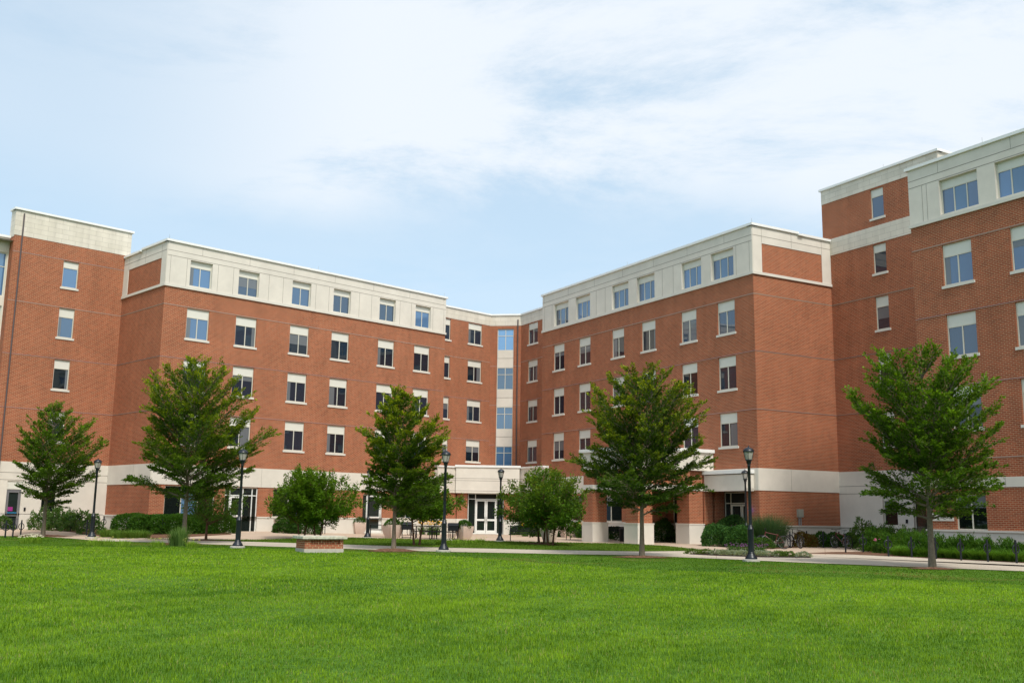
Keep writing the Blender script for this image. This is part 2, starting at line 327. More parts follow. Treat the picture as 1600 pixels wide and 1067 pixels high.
# window prototypes: local x along wall, -y outward, z up from the sill
protos={}
def make_window(w,h,kind,glass='glass'):
    """kind: n panes; head panel height; the frame is the window, panes, sill and head panel are its sub-parts"""
    key=(round(w,2),round(h,2),kind,glass)
    if key in protos: return protos[key]
    n,ph,sill=kind; t=.05
    f=MB(); x0,x1=-w/2,w/2; zt=h-ph
    def b(a,c,z0,z1,y0=.07,y1=.15): f.box(a,c,y0,y1,z0,z1)
    b(x0,x0+t,0,h); b(x1-t,x1,0,h); b(x0+t,x1-t,0,t); b(x0+t,x1-t,h-t,h)
    if ph: b(x0+t,x1-t,zt-t*.6,zt+t*.6,.072,.148)
    cross=isinstance(n,str); nn=int(n[0]) if cross else n
    for i in range(1,nn):
        xc=x0+w*i/nn; b(xc-t*.5,xc+t*.5,t,zt-(t*.6 if ph else t),.073,.147)
    if cross:
        for i in range(nn):
            b(x0+w*i/nn+t*.5,x0+w*(i+1)/nn-t*.5,h*.68-.02,h*.68+.02,.076,.145)
    g=MB(); g.box(x0+.02,x1-.02,.105,.125,.02,zt)
    s=MB()
    if sill: s.box(x0-.09,x1+.09,-.05,.10,-.13,-.004)
    p=MB()
    if ph: p.box(x0+t,x1-t,.088,.11,zt+t*.6,h-t)
    r=(f.mesh('window'),g.mesh('pane'),s.mesh('sill') if sill else None,p.mesh('head_panel') if ph else None)
    r[0].materials.append(M['frame']); r[1].materials.append(M[glass])
    if r[2]: r[2].materials.append(M['stone2'])
    if r[3]: r[3].materials.append(M['panelw'])
    protos[key]=r; return r
M['curtain2']=mat('blind_behind_glass',(.13,.14,.15),.25,.5); M['curtain3']=mat('blue_curtain_behind_glass',(.10,.19,.32),.2,.5)
for k_ in ('curtain2','curtain3'): M[k_].node_tree.nodes['Principled BSDF'].inputs['Coat Weight'].default_value=.8
def curtain(o,w,h,kind,glass):
    n=kind[0]; ph=kind[1]; zt=h-ph-.06; q=random.random()
    if isinstance(n,str): return
    b=MB()
    if n==3: b.box(-w/6+.03,w/6-.03,.099,.104,.05,zt); m='curtain3'
    elif q<.16: b.box(-w/2+.05,-w/2+.05+w*random.choice((.18,.3)),.099,.104,.05,zt); m='curtain2'
    elif q<.30: b.box(w/2-.05-w*random.choice((.15,.25,.4)),w/2-.05,.099,.104,.05,zt); m='curtain2'
    elif q<.48: b.box(-w/2+.05,w/2-.05,.099,.104,zt-(zt)*random.choice((.2,.35,.5)),zt); m='curtain2'
    else: return
    c=b.build('curtain',M[m],None); c.parent=o
def window(fr,s0,s1,z0,z1,kind,glass='glass',label=None):
    w=abs(s1-s0); r=make_window(round(w,2),round(z1-z0,2),kind,glass)
    o=bpy.data.objects.new('window',r[0]); COL.objects.link(o); o.parent=bld
    p=fr((s0+s1)/2,0,z0); o.location=p-bld.location; o.rotation_euler=(0,0,fr.rz())
    if label: o['label']=label
    curtain(o,w,z1-z0,kind,glass)
    for me,nm in zip(r[1:],('pane','sill','head_panel')):
        if me:
            c=bpy.data.objects.new(nm,me); COL.objects.link(c); c.parent=o
    return o
FL=[13.87,10.62,7.37]              # heads of the brick-floor windows
brick=MB(); stone=MB(); course=MB(); trim=MB(); cop=MB(); steel=MB(); joint=MB()
bricks={}
def wall_windows(fr,cols,heads,sillz,kind,glass='glass'):
    H=[]
    for a,b in cols:
        for h in heads:
            z0=h-sillz; H.append((a,b,z0,h)); window(fr,a,b,z0,h,kind,glass if not callable(glass) else glass(a,h))
    return H
def flush(mb,name,m):
    if mb.v: mb.build(name,m,bld)
def coping(fr,s0,s1,z,o=.10,h=.14,back=-.35):
    bar(cop,fr,s0,s1,z-h,z,back,o)
# ---- left wing main front and its mirror image, the right wing
colsL=[(1.55,3.05),(4.92,6.42),(8.95,10.43),(12.29,13.75),(16.30,17.76),(19.65,21.13)]
colsR=[(1.57,3.05),(4.92,6.36),(8.90,10.35),(12.27,13.65),(16.23,17.68),(19.60,21.05)]
tripR=[(1.55,3.50),(4.38,6.22),(8.91,10.79),(11.72,13.61),(16.24,18.08),(19.04,20.96)]
WL=22.63
def main_front(fr,cols,top,topkind,ground,name,gl5,gl4):
    bw=MB(); st=MB(); jt=MB(); tr=MB()
    H=wall_windows(fr,cols,FL,1.90,(2,.56,True),gl4)
    H5=[(a,b,15.30,16.93) for a,b in top]
    for a,b in top: window(fr.shift(-.06),a,b,15.30,16.93,(topkind,.40,False),gl5)
    panel(bw,fr,0,WL,4.19,15.04,0,H)
    panel(st,fr,0,WL,15.20,17.86,.03,[(a,b,c,d) for a,b,c,d in H5],rim=.08,rev=.26)
    bar(tr,fr,-.07,WL+.05,15.04,15.20,0,.09)
    coping(fr,-.12,WL+.12,18.0,.13)
    # joints of the stone storey
    for z in (16.99,17.32): bar(jt,fr,0,WL,z-.012,z+.012,.031,.036)
    edges=[0]+[x for c in top for x in c]+[WL]
    for i in range(0,len(edges),2):
        a,b=edges[i],edges[i+1]
        if b-a>.9:
            m=(a+b)/2; bar(jt,fr,m-.55,m-.535,15.21,16.97,.031,.036)
            if b-a>1.3: bar(jt,fr,m+.535,m+.55,15.21,16.97,.031,.036)
    s=2.3
    while s<WL: bar(jt,fr,s-.007,s+.007,17.335,17.85,.031,.036); s+=3.35
    # shelf angle lines at each floor
    for z in (13.92,10.67,7.42):
        bar(steel,fr,0,WL,z-.012,z+.02,-.02,.018)
    # ground storey: band, base and openings
    panel(st,fr,0,WL,2.99,4.19,.03,[],rim=.06)
    s=2.0
    while s<WL: bar(jt,fr,s-.006,s+.006,3.0,4.18,.031,.035); s+=2.7
    panel(bw,fr,0,WL,1.13,2.99,0,ground)
    panel(tr,fr,0,WL,-.4,1.05,.05,[(g[0],g[1],max(g[2],-.4),g[3]) for g in ground if g[2]<1],rim=.06)
    for a,b in zip([0]+[g[1] for g in ground if g[2]<1],[g[0] for g in ground if g[2]<1]+[WL]):
        bar(tr,fr,a,b,1.05,1.13,-.02,.09)
    return bw,st,jt,tr
gL=[(.95,4.20,1.13,2.93),(4.90,7.22,.10,2.95),(8.35,11.9,1.13,2.93),(15.5,17.2,.10,2.75),(18.4,21.3,1.13,2.93)]
for g in (gL[0],gL[2],gL[4]): window(F1,g[0],g[1],g[2],g[3],(3,0,False),'glassdoor')
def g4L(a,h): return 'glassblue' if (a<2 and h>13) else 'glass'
P=main_front(F1,colsL,colsL,2,gL,'left','glassblue',g4L)
P[0].build('brick_wall',M['brick'],bld); P[1].build('stone_cladding',M['stone'],bld); P[2].build('cladding_joint',M['joint'],bld); P[3].build('stone_base',M['stone2'],bld)
# right wing; the doorway corner is left open
gR=[(1.0,3.8,-.4,2.99),(4.95,7.4,1.13,2.85),(9.0,11.6,1.13,2.85),(12.6,15.2,1.13,2.85),(17.2,19.8,1.13,2.85)]
for g in gR[1:]: window(F2,g[0],g[1],g[2],g[3],(2,0,False),'glassdoor')
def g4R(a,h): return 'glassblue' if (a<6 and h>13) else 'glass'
P=main_front(F2,colsR,tripR,3,gR,'right','glassblue',g4R)
P[0].build('brick_wall',M['brick'],bld); P[1].build('stone_cladding',M['stone'],bld); P[2].build('cladding_joint',M['joint'],bld); P[3].build('stone_base',M['stone2'],bld)
# ---- the two short return walls beside the stair towers
for fr in (R1,R2):
    bw=MB(); st=MB(); tr=MB(); jt=MB(); d=-BK
    panel(bw,fr,0,d,4.19,15.04,0); panel(bw,fr,.68,5.45,15.19,16.90,0); panel(bw,fr,0,d,1.13,2.99,0)
    panel(st,fr,-.0,d,16.90,17.86,.03,rim=.06); panel(st,fr,0,.68,15.2,16.90,.03,rim=.06); panel(st,fr,5.45,d,15.2,16.90,.03,rim=.06)
    panel(st,fr,0,d,2.99,4.19,.03,rim=.06); panel(tr,fr,0,d,-.4,1.05,.05,rim=.06); bar(tr,fr,-.1,d,1.05,1.13,-.02,.10)
    bar(tr,fr,-.07,d,15.04,15.20,0,.09)
    for z in (13.92,10.67,7.42): bar(jt,fr,0,d,z-.015,z+.02,-.02,.014)
    for z in (17.32,): bar(jt,fr,0,d,z-.012,z+.012,.031,.036)
    for s in (.68,5.45,3.0): bar(jt,fr,s-.007,s+.007,16.95,17.85,.031,.036)
    bar(jt,fr,2.4,2.412,3.0,4.18,.031,.036)
    # coping with the small break seen in it
    coping(fr,-.12,3.55,18.0,.13); coping(fr,3.8,d+.0,17.93,.13); bar(cop,fr,3.5,3.85,17.78,17.88,-.3,.2)
    bw.build('brick_wall',M['brick'],bld); st.build('stone_cladding',M['stone'],bld); tr.build('stone_base',M['stone2'],bld); jt.build('cladding_joint',M['joint'],bld)
# ---- centre bay
bw=MB(); cs=MB(); gs=MB()
c1w=[(23.67,25.17),(27.10,28.60)]; c3w=[(23.70,25.18),(27.22,28.72)]
HC_=[16.95]+FL
H=wall_windows(C1,c1w,HC_,1.72,(2,.50,True)); panel(bw,C1,WL,29.587,4.0,17.0,0,H); panel(cs,C1,WL,29.587,17.0,17.86,.02,rim=.05)
H=wall_windows(C3,c3w,HC_,1.72,(2,.50,True)); panel(bw,C3,WL,29.867,4.0,17.0,0,H); panel(cs,C3,WL,29.867,17.0,17.86,.02,rim=.05)
cz=[(14.92,16.74),(11.65,13.50),(8.38,10.22),(5.30,7.00)]
for a,b in cz: window(CC,.58,1.95,a,b,('2x',0,False),'glasssky')
panel(bw,CC,0,.58,4.0,17.0); panel(bw,CC,1.95,CL,4.0,17.0); panel(bw,CC,.58,1.95,16.74,17.0); panel(cs,CC,0,CL,17.0,17.86,.02,rim=.05)
for (a,b),(c,d) in zip(cz[:-1],cz[1:]):
    panel(gs,CC,.58,1.95,d,a,-.06)
    bar(joint,CC,.58,1.95,d+.75,d+.78,-.06,-.052)
for a,b in cz:   # sides of the glazed strip
    for s in (.58,1.95):
        bw.quad(CC(s,0,a),CC(s,0,b),CC(s,-.17,b),CC(s,-.17,a)) if s<1 else bw.quad(CC(s,0,b),CC(s,0,a),CC(s,-.17,a),CC(s,-.17,b))
for p_,z_ in ((F1(.1,-.1,0),18.0),(F2(.1,-.1,0),18.0),(F1(WL-.1,-.1,0),18.0),(T2(-4.0,-.2,0),21.18),(F2(-14.5,-.1,0),18.0),(F2(12,-.1,0),18.0),(F1(11,-.1,0),18.0)):
    lr=MB(); lr.tube([p_+Vector((0,0,z_-.02)),p_+Vector((0,0,z_+.32))],.008,5); lr.build('lightning_rod',M['greymetal'],bld)
coping(C1,WL,29.60,18.0,.10); coping(CC,-.0,CL,18.0,.10); coping(C3,WL,29.87,18.0,.10)
for fr,a,b in ((C1,WL,29.58),(C3,WL,29.86)):
    for z in (13.92,10.67,7.42): bar(steel,fr,a,b,z-.012,z+.02,-.02,.014)
for z in (13.6,10.35,7.1):
    bar(steel,CC,0,.57,z-.012,z+.02,-.02,.014); bar(steel,CC,1.96,CL,z-.012,z+.02,-.02,.014)
for fr,o in ((C1,F1),(C3,F2)):   # the fronts' far end returns
    for z0,z1,m in ((4.19,15.04,bw),(15.04,17.86,gs),(-.3,4.19,gs)):
        m.quad(o(WL,0,z0),o(WL,0,z1),o(WL,-2.35,z1),o(WL,-2.35,z0))
bw.build('brick_wall',M['brick'],bld); cs.build('coursed_stone_parapet',M['coursed'],bld); gs.build('spandrel_panel',M['stone'],bld)
dp=MB(); p=CC(2.30,.09,0); dp.tube([p+Vector((0,0,5.0)),p+Vector((0,0,17.5))],.05,8); dp.build('downpipe',M['pipe'],bld)
# ---- left stair tower and what stands beyond it
bw=MB(); cs=MB(); gs=MB(); tr=MB()
t1=[(-3.92,-2.96)]
H=[]
for h,b in ((16.93,15.24),(13.89,12.03),(10.62,8.77),(7.37,5.52)):
    H.append((-3.92,-2.96,b,h)); window(T1,-3.92,-2.96,b,h,(1,.42 if h>16 else .55,True),'glassblue' if h>12 else 'glass')
panel(bw,T1,-7.0,0,4.19,18.0,0,H); panel(cs,T1,-7.0,.30,18.0,19.6,.02,rim=.05); coping(T1,-7.1,.42,19.72,.12,.13)
panel(gs,T1,-7.0,0,1.13,4.19,.03,[(-3.95,-3.05,1.2,2.78),(-5.97,-5.14,-.4,3.05)],rim=.05); panel(tr,T1,-7.0,0,-.4,1.10,.05,[(-5.97,-5.14,-.4,1.3)],rim=.06)
window(T1,-3.95,-3.05,1.2,2.78,(1,0,False),'glassdoor')
for z in (3.55,3.12): bar(joint,T1,-7,0,z-.015,z+.012,.031,.036)
for z in (16.98,13.92,10.67,7.42): bar(steel,T1,-7,0,z-.012,z+.02,-.02,.016)
TL=Fr(T1(-7.0,0,0),-N1,-U1)
panel(bw,TL,0,7,-.3,18.0); panel(cs,TL,0,.75,17.9,19.6,.02,rim=.04); coping(TL,-.1,.8,19.72,.12,.13)
TR=Fr(T1(.30,0,0),-N1,U1); panel(cs,TR,0,6,17.5,19.6,.0); coping(TR,0.4,6,19.72,.12,.13)
bw.build('brick_wall',M['brick'],bld); cs.build('coursed_stone_parapet',M['coursed'],bld); gs.build('stone_cladding',M['stone'],bld); tr.build('stone_base',M['stone2'],bld)
dp=MB(); p=T1(-6.55,.08,0); dp.tube([p,p+Vector((0,0,19.4))],.045,8); dp.build('downpipe',M['pipe'],bld)
FLf=F1.shift(BK-.65); bw=MB(); cs=MB(); gs=MB()
fw=[(-9.4,-7.08,14.2,16.9),(-9.4,-7.08,10.9,13.6),(-9.4,-7.08,7.6,10.3),(-9.4,-7.08,4.4,7.0)]
for a,b,c,d in fw: window(FLf,a,b,c,d,('2x',0,False),'glasssky')
panel(gs,FLf,-10.2,-7.0,-.4,16.95,0,fw); panel(bw,FLf,-20,-10.2,-.4,16.95); panel(cs,FLf,-20,-7.0,16.95,17.86,.02,rim=.05); coping(FLf,-20,-7.0,18.0,.12)
bw.build('brick_wall',M['brick'],bld); cs.build('coursed_stone_parapet',M['coursed'],bld); gs.build('stone_cladding',M['stone'],bld)
# ---- right stair tower
bw=MB(); cs=MB(); gs=MB(); tr=MB(); H=[]
for h,b in ((20.13,18.42),(16.87,15.20),(13.85,11.97),(10.60,8.72),(7.35,5.47)):
    H.append((-4.05,-3.15,b,h)); window(T2,-4.05,-3.15,b,h,(1,.45 if h>16 else .58,True),'glassblue' if h>18 else 'glass')
panel(bw,T2,-10.6,0,4.17,16.95,0,H); panel(cs,T2,-10.6,.0,16.95,17.95,.02,H,rim=.05); panel(bw,T2,-7.7,.50,17.95,20.22,0,H); panel(cs,T2,-7.7,.50,20.22,21.05,.02,rim=.05); coping(T2,-7.8,.60,21.18,.12,.13)
panel(gs,T2,-10.6,0,1.13,4.17,.03,[(-3.97,-3.02,1.2,2.85),(-5.95,-5.0,-.4,2.85)],rim=.05); panel(tr,T2,-10.6,0,-.4,1.05,.05,[(-5.95,-5.0,-.4,1.3)],rim=.06); bar(tr,T2,-4.9,0,1.05,1.13,-.02,.12)
window(T2,-3.97,-3.02,1.2,2.85,(1,.3,False),'glassdoor'); window(T2,-5.95,-5.0,.0,2.85,(1,0,False),'glassdoor')
for z in (3.35,2.93): bar(joint,T2,-10.6,0,z-.015,z+.012,.031,.036)
for z in (13.92,10.67,7.42): bar(joint,T2,-10.6,0,z-.012,z+.02,-.02,.014)
TA=Fr(T2(-7.7,0,0),-N2,-U2); panel(cs,TA,0,7,20.22,21.05,.0); panel(bw,TA,0,7,17.0,20.22); coping(TA,0,7,21.18,.12,.13)
TB=Fr(T2(.50,0,0),-N2,U2); panel(bw,TB,0,7,17.5,20.22); panel(cs,TB,0,7,20.22,21.05,.0)
bw.build('brick_wall',M['brick'],bld); cs.build('coursed_stone_parapet',M['coursed'],bld); gs.build('stone_cladding',M['stone'],bld); tr.build('stone_base',M['stone2'],bld)
# ---- right-hand block
s0=-10.6; bw=MB(); st=MB(); tr=MB(); jt=MB(); W3=F2
cols=[(s0-3.09,s0-1.60),(s0-6.45,s0-4.95),(s0-9.9,s0-8.4)]; trip=[(s0-3.62,s0-1.66),(s0-6.45,s0-4.48),(s0-9.9,s0-8.0)]
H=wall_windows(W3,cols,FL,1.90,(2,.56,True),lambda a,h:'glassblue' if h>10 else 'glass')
for a,b in trip: window(W3.shift(-.06),a,b,15.30,16.93,(3,.42,False),'glassblue')
E0=s0-14
panel(bw,W3,E0,s0,3.35,15.04,0,H); panel(st,W3,E0,s0,15.20,17.86,.03,[(a,b,15.30,16.93) for a,b in trip],rim=.08,rev=.26)
bar(tr,W3,E0,s0+.05,15.04,15.20,0,.09); coping(W3,E0,s0+.12,18.0,.13)
for z in (16.99,17.32): bar(jt,W3,E0,s0,z-.012,z+.012,.031,.036)
for s in (s0-.75,s0-1.0): bar(jt,W3,s,s+.014,15.21,16.97,.031,.036)
for s in (s0-1.66,s0-5.3,s0-9): bar(jt,W3,s,s+.014,17.34,17.85,.031,.036)
for z in (13.92,10.67,7.42,4.18): bar(steel,W3,E0,s0,z-.012,z+.02,-.02,.018)
g=[(s0-3.0,s0-1.52,1.13,2.64),(s0-6.4,s0-4.95,1.13,2.64)]
for q in g: window(W3,*q,(2,0,False),'glassdoor')
panel(st,W3,E0,s0,2.93,3.35,.03,rim=.05); panel(bw,W3,E0,s0,1.13,2.93,0,g); panel(tr,W3,E0,s0,-.4,1.05,.05,rim=.06); bar(tr,W3,E0,s0,1.05,1.13,-.02,.10)
panel(st,W3,s0-1.40,s0-.15,1.50,1.84,.02,rim=.03)
for s in (s0-1.9,s0-4.0,s0-6.1): bar(jt,W3,s,s+.012,2.94,3.34,.031,.036)
WA=Fr(W3(s0,0,0),-N2,U2); panel(bw,WA,0,6.2,-.3,15.04); panel(st,WA,0,6.2,15.04,17.86); 
bw.build('brick_wall',M['brick'],bld); st.build('stone_cladding',M['stone'],bld); tr.build('stone_base',M['stone2'],bld); jt.build('cladding_joint',M['joint'],bld)
# ---- roofs and back walls so the hall is solid from any side
rf=MB()
def slab(pts,z):
    rf.add([Vector((p.x,p.y,z)) for p in pts],[list(range(len(pts)))])
slab([F1(0,0,0),F1(WL,0,0),C1(WL,0,0),K1,K3,C3(WL,0,0),F2(WL,0,0),F2(0,0,0),F2(0,-18,0),Vector((10,100,0)),Vector((-12,102,0)),F1(0,-18,0)],17.6)
slab([T1(-20,0,0),T1(0,0,0),T1(0,-14,0),T1(-20,-14,0)],17.6); slab([T1(-7,0,0),T1(.3,0,0),T1(.3,-8,0),T1(-5.2,-8,0),T1(-5.2,-.75,0),T1(-7,-.75,0)],19.3)
slab([F2(0,-6.18,0),F2(-10.6,-6.18,0),F2(-10.6,0,0),F2(E0,0,0),F2(E0,-18,0),F2(0,-18,0)],17.58); slab([T2(-7.7,0,0),T2(.5,0,0),T2(.5,-7,0),T2(-7.7,-7,0)],20.8)
rf.build('roof',M['roof'],bld)
bk=MB(); pts=[T1(-20,-14,0),F1(0,-18,0),Vector((-12,102,0)),Vector((10,100,0)),F2(0,-18,0),F2(E0,-18,0),F2(E0,0,0)]
for a,b in zip(pts[:-1],pts[1:]): bk.quad(a,b,b+Vector((0,0,17.8)),a+Vector((0,0,17.8)))
for a,b,z in ((T1(-5.2,-8,0),T1(.3,-8,0),19.6),(T1(-7,-.75,0),T1(-5.2,-.75,0),19.6),(T1(-5.2,-.75,0),T1(-5.2,-8,0),19.6),(T2(.5,-7,0),T2(-7.7,-7,0),21.05)): bk.quad(a+Vector((0,0,17)),b+Vector((0,0,17)),b+Vector((0,0,z)),a+Vector((0,0,z)))
bk.build('rear_wall',M['brick'],bld)
cop.build('coping',M['coping'],bld,bevel=.015); steel.build('shelf_angle',M['steel'],bld)
# ---- storefronts and doors
def storefront(fr,s0,s1,z0,z1,mull,trans,doors=(),m='white',depth=-.12,name='storefront',handle=True):
    f=MB(); t=.055
    def b(a,c,e,g,o=.04): bar(f,fr,a,c,e,g,depth-o,depth+o)
    b(s0,s0+t,z0,z1); b(s1-t,s1,z0,z1); b(s0+t,s1-t,z1-t,z1); b(s0+t,s1-t,z0,z0+.08)
    if trans: b(s0+t,s1-t,trans-t/2,trans+t/2,.038)
    for x in mull: b(x-t/2,x+t/2,z0+.08,z1-t,.036)
    o=f.build(name,M[m],bld)
    g=MB(); g.quad(fr(s0,depth-.005,z0),fr(s1,depth-.005,z0),fr(s1,depth-.005,z1),fr(s0,depth-.005,z1)); go=g.build('pane',M['glassdoor'],None); go.parent=o; go.location=-bld.location
    for a,c in doors:
        d=MB(); zt=(trans or z1)-.06; w=.10
        def q(x0,x1,y0,y1): bar(d,fr,x0,x1,y0,y1,depth+.0,depth+.055)
        q(a,a+w,z0+.01,zt); q(c-w,c,z0+.01,zt); q(a+w,c-w,zt-w,zt); q(a+w,c-w,z0+.01,z0+.28); q(a+w,c-w,z0+.98,z0+1.12)
        do=d.build('door',M[m],bld)
        h=MB(); x=(c-.06) if a<(s0+s1)/2-.2 else a+.06
        h.tube([fr(x,depth+.11,z0+.85),fr(x,depth+.11,z0+1.3)],.018,6); h.box(-.012,.012,0,.06,0,.02,fr=lambda p,q_,r_:fr(x+p,depth+.05+q_,z0+.9+r_))
        ho=h.build('door_handle',M['greymetal'],None); ho.parent=do; ho.location=-bld.location
    return o
storefront(F1,4.90,7.22,.10,2.95,(5.28,6.2,6.85),2.45,((5.32,6.16),))
storefront(F1,15.5,17.2,.10,2.75,(15.9,),None,((15.96,17.1),))
storefront(F2.shift(-.9),.95,3.85,.0,2.95,(1.5,3.35),2.32,((1.56,2.42),(2.44,3.3)),m='frame')
d=storefront(T1,-5.97,-5.14,.0,2.53,(),None,((-5.92,-5.19),),m='doorgrey',depth=-.06)
p=MB(); bar(p,T1,-5.97,-5.14,2.56,3.05,-.10,-.02); p.build('head_panel',M['panelw'],bld)
p=MB(); bar(p,T1,-5.80,-5.52,1.28,1.52,-.06,-.052); q=p.build('notice',M['magenta'],bld); q['label']='magenta paper notice on the glass of the grey door'
p=MB(); bar(p,T1,-5.83,-5.30,1.16,1.20,-.055,-.0); p.build('push_bar',M['bluebar'],bld)
p=MB(); bar(p,T1,-4.92,-4.82,1.30,1.50,.03,.08); bar(p,T2,-4.62,-4.5,1.35,1.55,.03,.08); p.build('card_reader',M['black'],bld)
# doorway recess of the right wing
rc=MB(); ds=-.9
rc.quad(F2(3.8,0,-.1),F2(3.8,ds,-.1),F2(3.8,ds,2.99),F2(3.8,0,2.99)); rc.quad(F2(1.0,ds,-.1),F2(1.0,0,-.1),F2(1.0,0,2.99),F2(1.0,ds,2.99)); rc.quad(F2(.2,ds-.06,-.1),F2(.96,ds-.06,-.1),F2(.96,ds-.06,2.99),F2(.2,ds-.06,2.99))
rc.build('recess_wall',M['brick'],bld); sf=MB(); bar(sf,F2,.9,3.9,2.992,3.05,-1.1,.0); sf.build('soffit',M['soffit'],bld)
# canopy over that doorway
cn=MB(); bar(cn,F2,.35,3.78,3.0,3.86,-.02,.60); bar(cn,F2,.35,3.78,2.96,3.10,.0,.62); cn.build('door_canopy',M['stone'],bld); c2=MB(); bar(c2,F2,.28,3.85,3.90,4.10,-.02,.70); c2.build('coping',M['coping'],bld,bevel=.01)
# portico: three brick piers on stone bases carrying a deep stone fascia
def pier(fr,s0,s1,o0,o1,ztop):
    a=MB(); bar(a,fr,s0+.06,s1-.06,1.13,ztop,o0+.06,o1-.06); q=a.build('pier',M['brick'],bld)
    b=MB(); bar(b,fr,s0,s1,-.2,1.08,o0,o1); bar(b,fr,s0-.02,s1+.02,1.08,1.14,o0-.02,o1+.02); bb=b.build('pier_base',M['stone2'],None); bb.parent=q; bb.location=-bld.location
    c=MB(); bar(c,fr,s0+.02,s1-.02,2.99,3.28,o0+.02,o1-.02); cc=c.build('pier_band',M['stone2'],None); cc.parent=q; cc.location=-bld.location
    return q
pier(F2,3.80,5.0,.60,1.72,4.12); pier(F2,3.50,4.75,4.45,5.55,4.12); pier(F2,7.6,8.7,4.6,5.7,4.12); pier(F2,7.6,8.7,.3,1.4,4.12)
w=MB(); bar(w,F2,3.80,4.9,1.1,4.12,0.0,.62); w.build('brick_wall',M['brick'],bld)
fs=MB(); bar(fs,F2,3.62,8.8,4.12,5.10,.02,5.66); fs.build('portico_fascia',M['stone'],bld)
fc=MB(); bar(fc,F2,3.50,8.92,5.14,5.34,.0,5.80); bar(fc,F2,3.60,8.82,5.10,5.14,.02,5.68); fc.build('coping',M['coping'],bld,bevel=.015)
li=MB(); bar(li,F2,4.7,7.62,2.99,3.26,4.75,5.5); bar(li,F2,3.68,4.6,2.99,3.26,1.7,4.47); bar(li,F2,7.75,8.55,2.99,3.26,1.4,4.62); li.build('lintel',M['stone2'],bld)
bb=MB(); bar(bb,F2,4.7,7.62,3.26,4.12,4.78,5.44); bar(bb,F2,3.70,4.55,3.26,4.12,1.7,4.47); bar(bb,F2,7.78,8.5,3.26,4.12,1.4,4.62); bb.build('portico_wall',M['brick'],bld)
pt=MB(); bar(pt,F2,8.62,8.80,3.3,3.95,4.9,5.4); pt.build('stone_block',M['stone2'],bld)
# entrance canopy in the centre corner
A_=F1(23.9,.40,0); Bp=F2(25.2,.40,0); fu=(Bp-A_).normalized(); EN=Fr(A_,fu,Vector((fu.y,-fu.x,0))); EL=(Bp-A_).length
def prism(mb,pts,z0,z1):
    n=len(pts); mb.add([Vector((p.x,p.y,z0)) for p in pts]+[Vector((p.x,p.y,z1)) for p in pts],[list(range(n))[::-1],[n+i for i in range(n)]]+[[i,(i+1)%n,n+(i+1)%n,n+i] for i in range(n)])
side=lambda e: [F1(21.95,.40+e,0),F1(21.95,-.3,0),F1(26,-2.2,0),K1+Vector((0,-.2,0)),K3+Vector((0,-.2,0)),F2(26,-2.2,0),F2(21.6,-.3,0),F2(21.6,.40+e,0),F2(25.25,.40+e,0)-EN.n*.0,F1(23.95,.40+e,0)]
ec=MB(); prism(ec,side(0),3.05,4.93); ec2=MB()
# proud centre fascia
bar(ec,EN,-.12,EL+.02,3.05,4.98,-.5,.30); ec.build('entrance_canopy',M['stone'],bld)
cp=MB(); prism(cp,side(.08),4.93,5.05); bar(cp,EN,-.20,EL+.10,4.98,5.14,-.6,.38); cp.build('coping',M['coping'],bld)
jt=MB()
for z in (4.14,3.98,3.22): bar(jt,EN,-.12,EL+.02,z-.012,z+.012,.301,.306); bar(jt,F1,22.0,23.9,z-.012,z+.012,.401,.406); bar(jt,F2,21.7,25.1,z-.012,z+.012,.401,.406)
jt.build('cladding_joint',M['joint'],bld)
ew=MB(); es=MB()
def px_s(px):  # along-wall position of a measured column of the photo on the entrance front
    d=CF+CR*((px-800)/FPX)-CU*((800-533.5)/FPX); a=EN.p; 
    t=(a.dot(EN.n))/(Vector((d.x,d.y,0)).dot(EN.n)); q=Vector((d.x*t,d.y*t,0)); return (q-EN.p).dot(EN.u)
sA,sB,sC=px_s(713),px_s(730.5),px_s(787)
for a,b in ((sA,sB),(sC,EL)):
    bar(ew,EN,a+.02,b-.02,1.13,3.05,-.7,-.02); bar(es,EN,a,b,-.2,1.13,-.7,.03)
for fr,a,b in ((F1,21.95,23.9),(F2,21.6,25.2)):
    bar(ew,fr,a,b,1.13,3.05,-.4,.30); bar(es,fr,a,b,-.2,1.13,-.4,.34)
ew.build('pier',M['brick'],bld); es.build('pier_base',M['stone2'],bld)
w1,w2=px_s(742.5),px_s(776)
storefront(EN,sB+.01,sC-.01,.02,3.04,(w1,w2),2.62,((w1+.04,(w1+w2)/2-.01),((w1+w2)/2+.01,w2-.04)),m='white',depth=-.35)
ws=MB(); s_=px_s(721); bar(ws,EN,s_-.2,s_+.2,2.35,2.62,-.02,.14); ws.build('wall_light',M['pipe'],bld,bevel=.02)
# electrical box and its conduits on the right wing's return wall, blue emergency lamp
ub=MB(); bar(ub,R2,2.75,3.12,1.58,2.02,.0,.18); u=ub.build('meter_box',M['greymetal'],bld,bevel=.01)
uc=MB()
for s in (2.84,2.98): uc.tube([R2(s,.08,1.1),R2(s,.08,1.6)],.03,6)
cc=uc.build('conduit',M['chrome'],None); cc.parent=u; cc.location=-bld.location
bl=MB(); bl.lathe([(.03,0),(.075,.02),(.08,.1),(.04,.15)],12,tuple(F2(.62,.12,1.85))); bl.build('blue_beacon',M['bluelight'],bld,smooth=True)
joint.build('cladding_joint',M['joint'],bld)
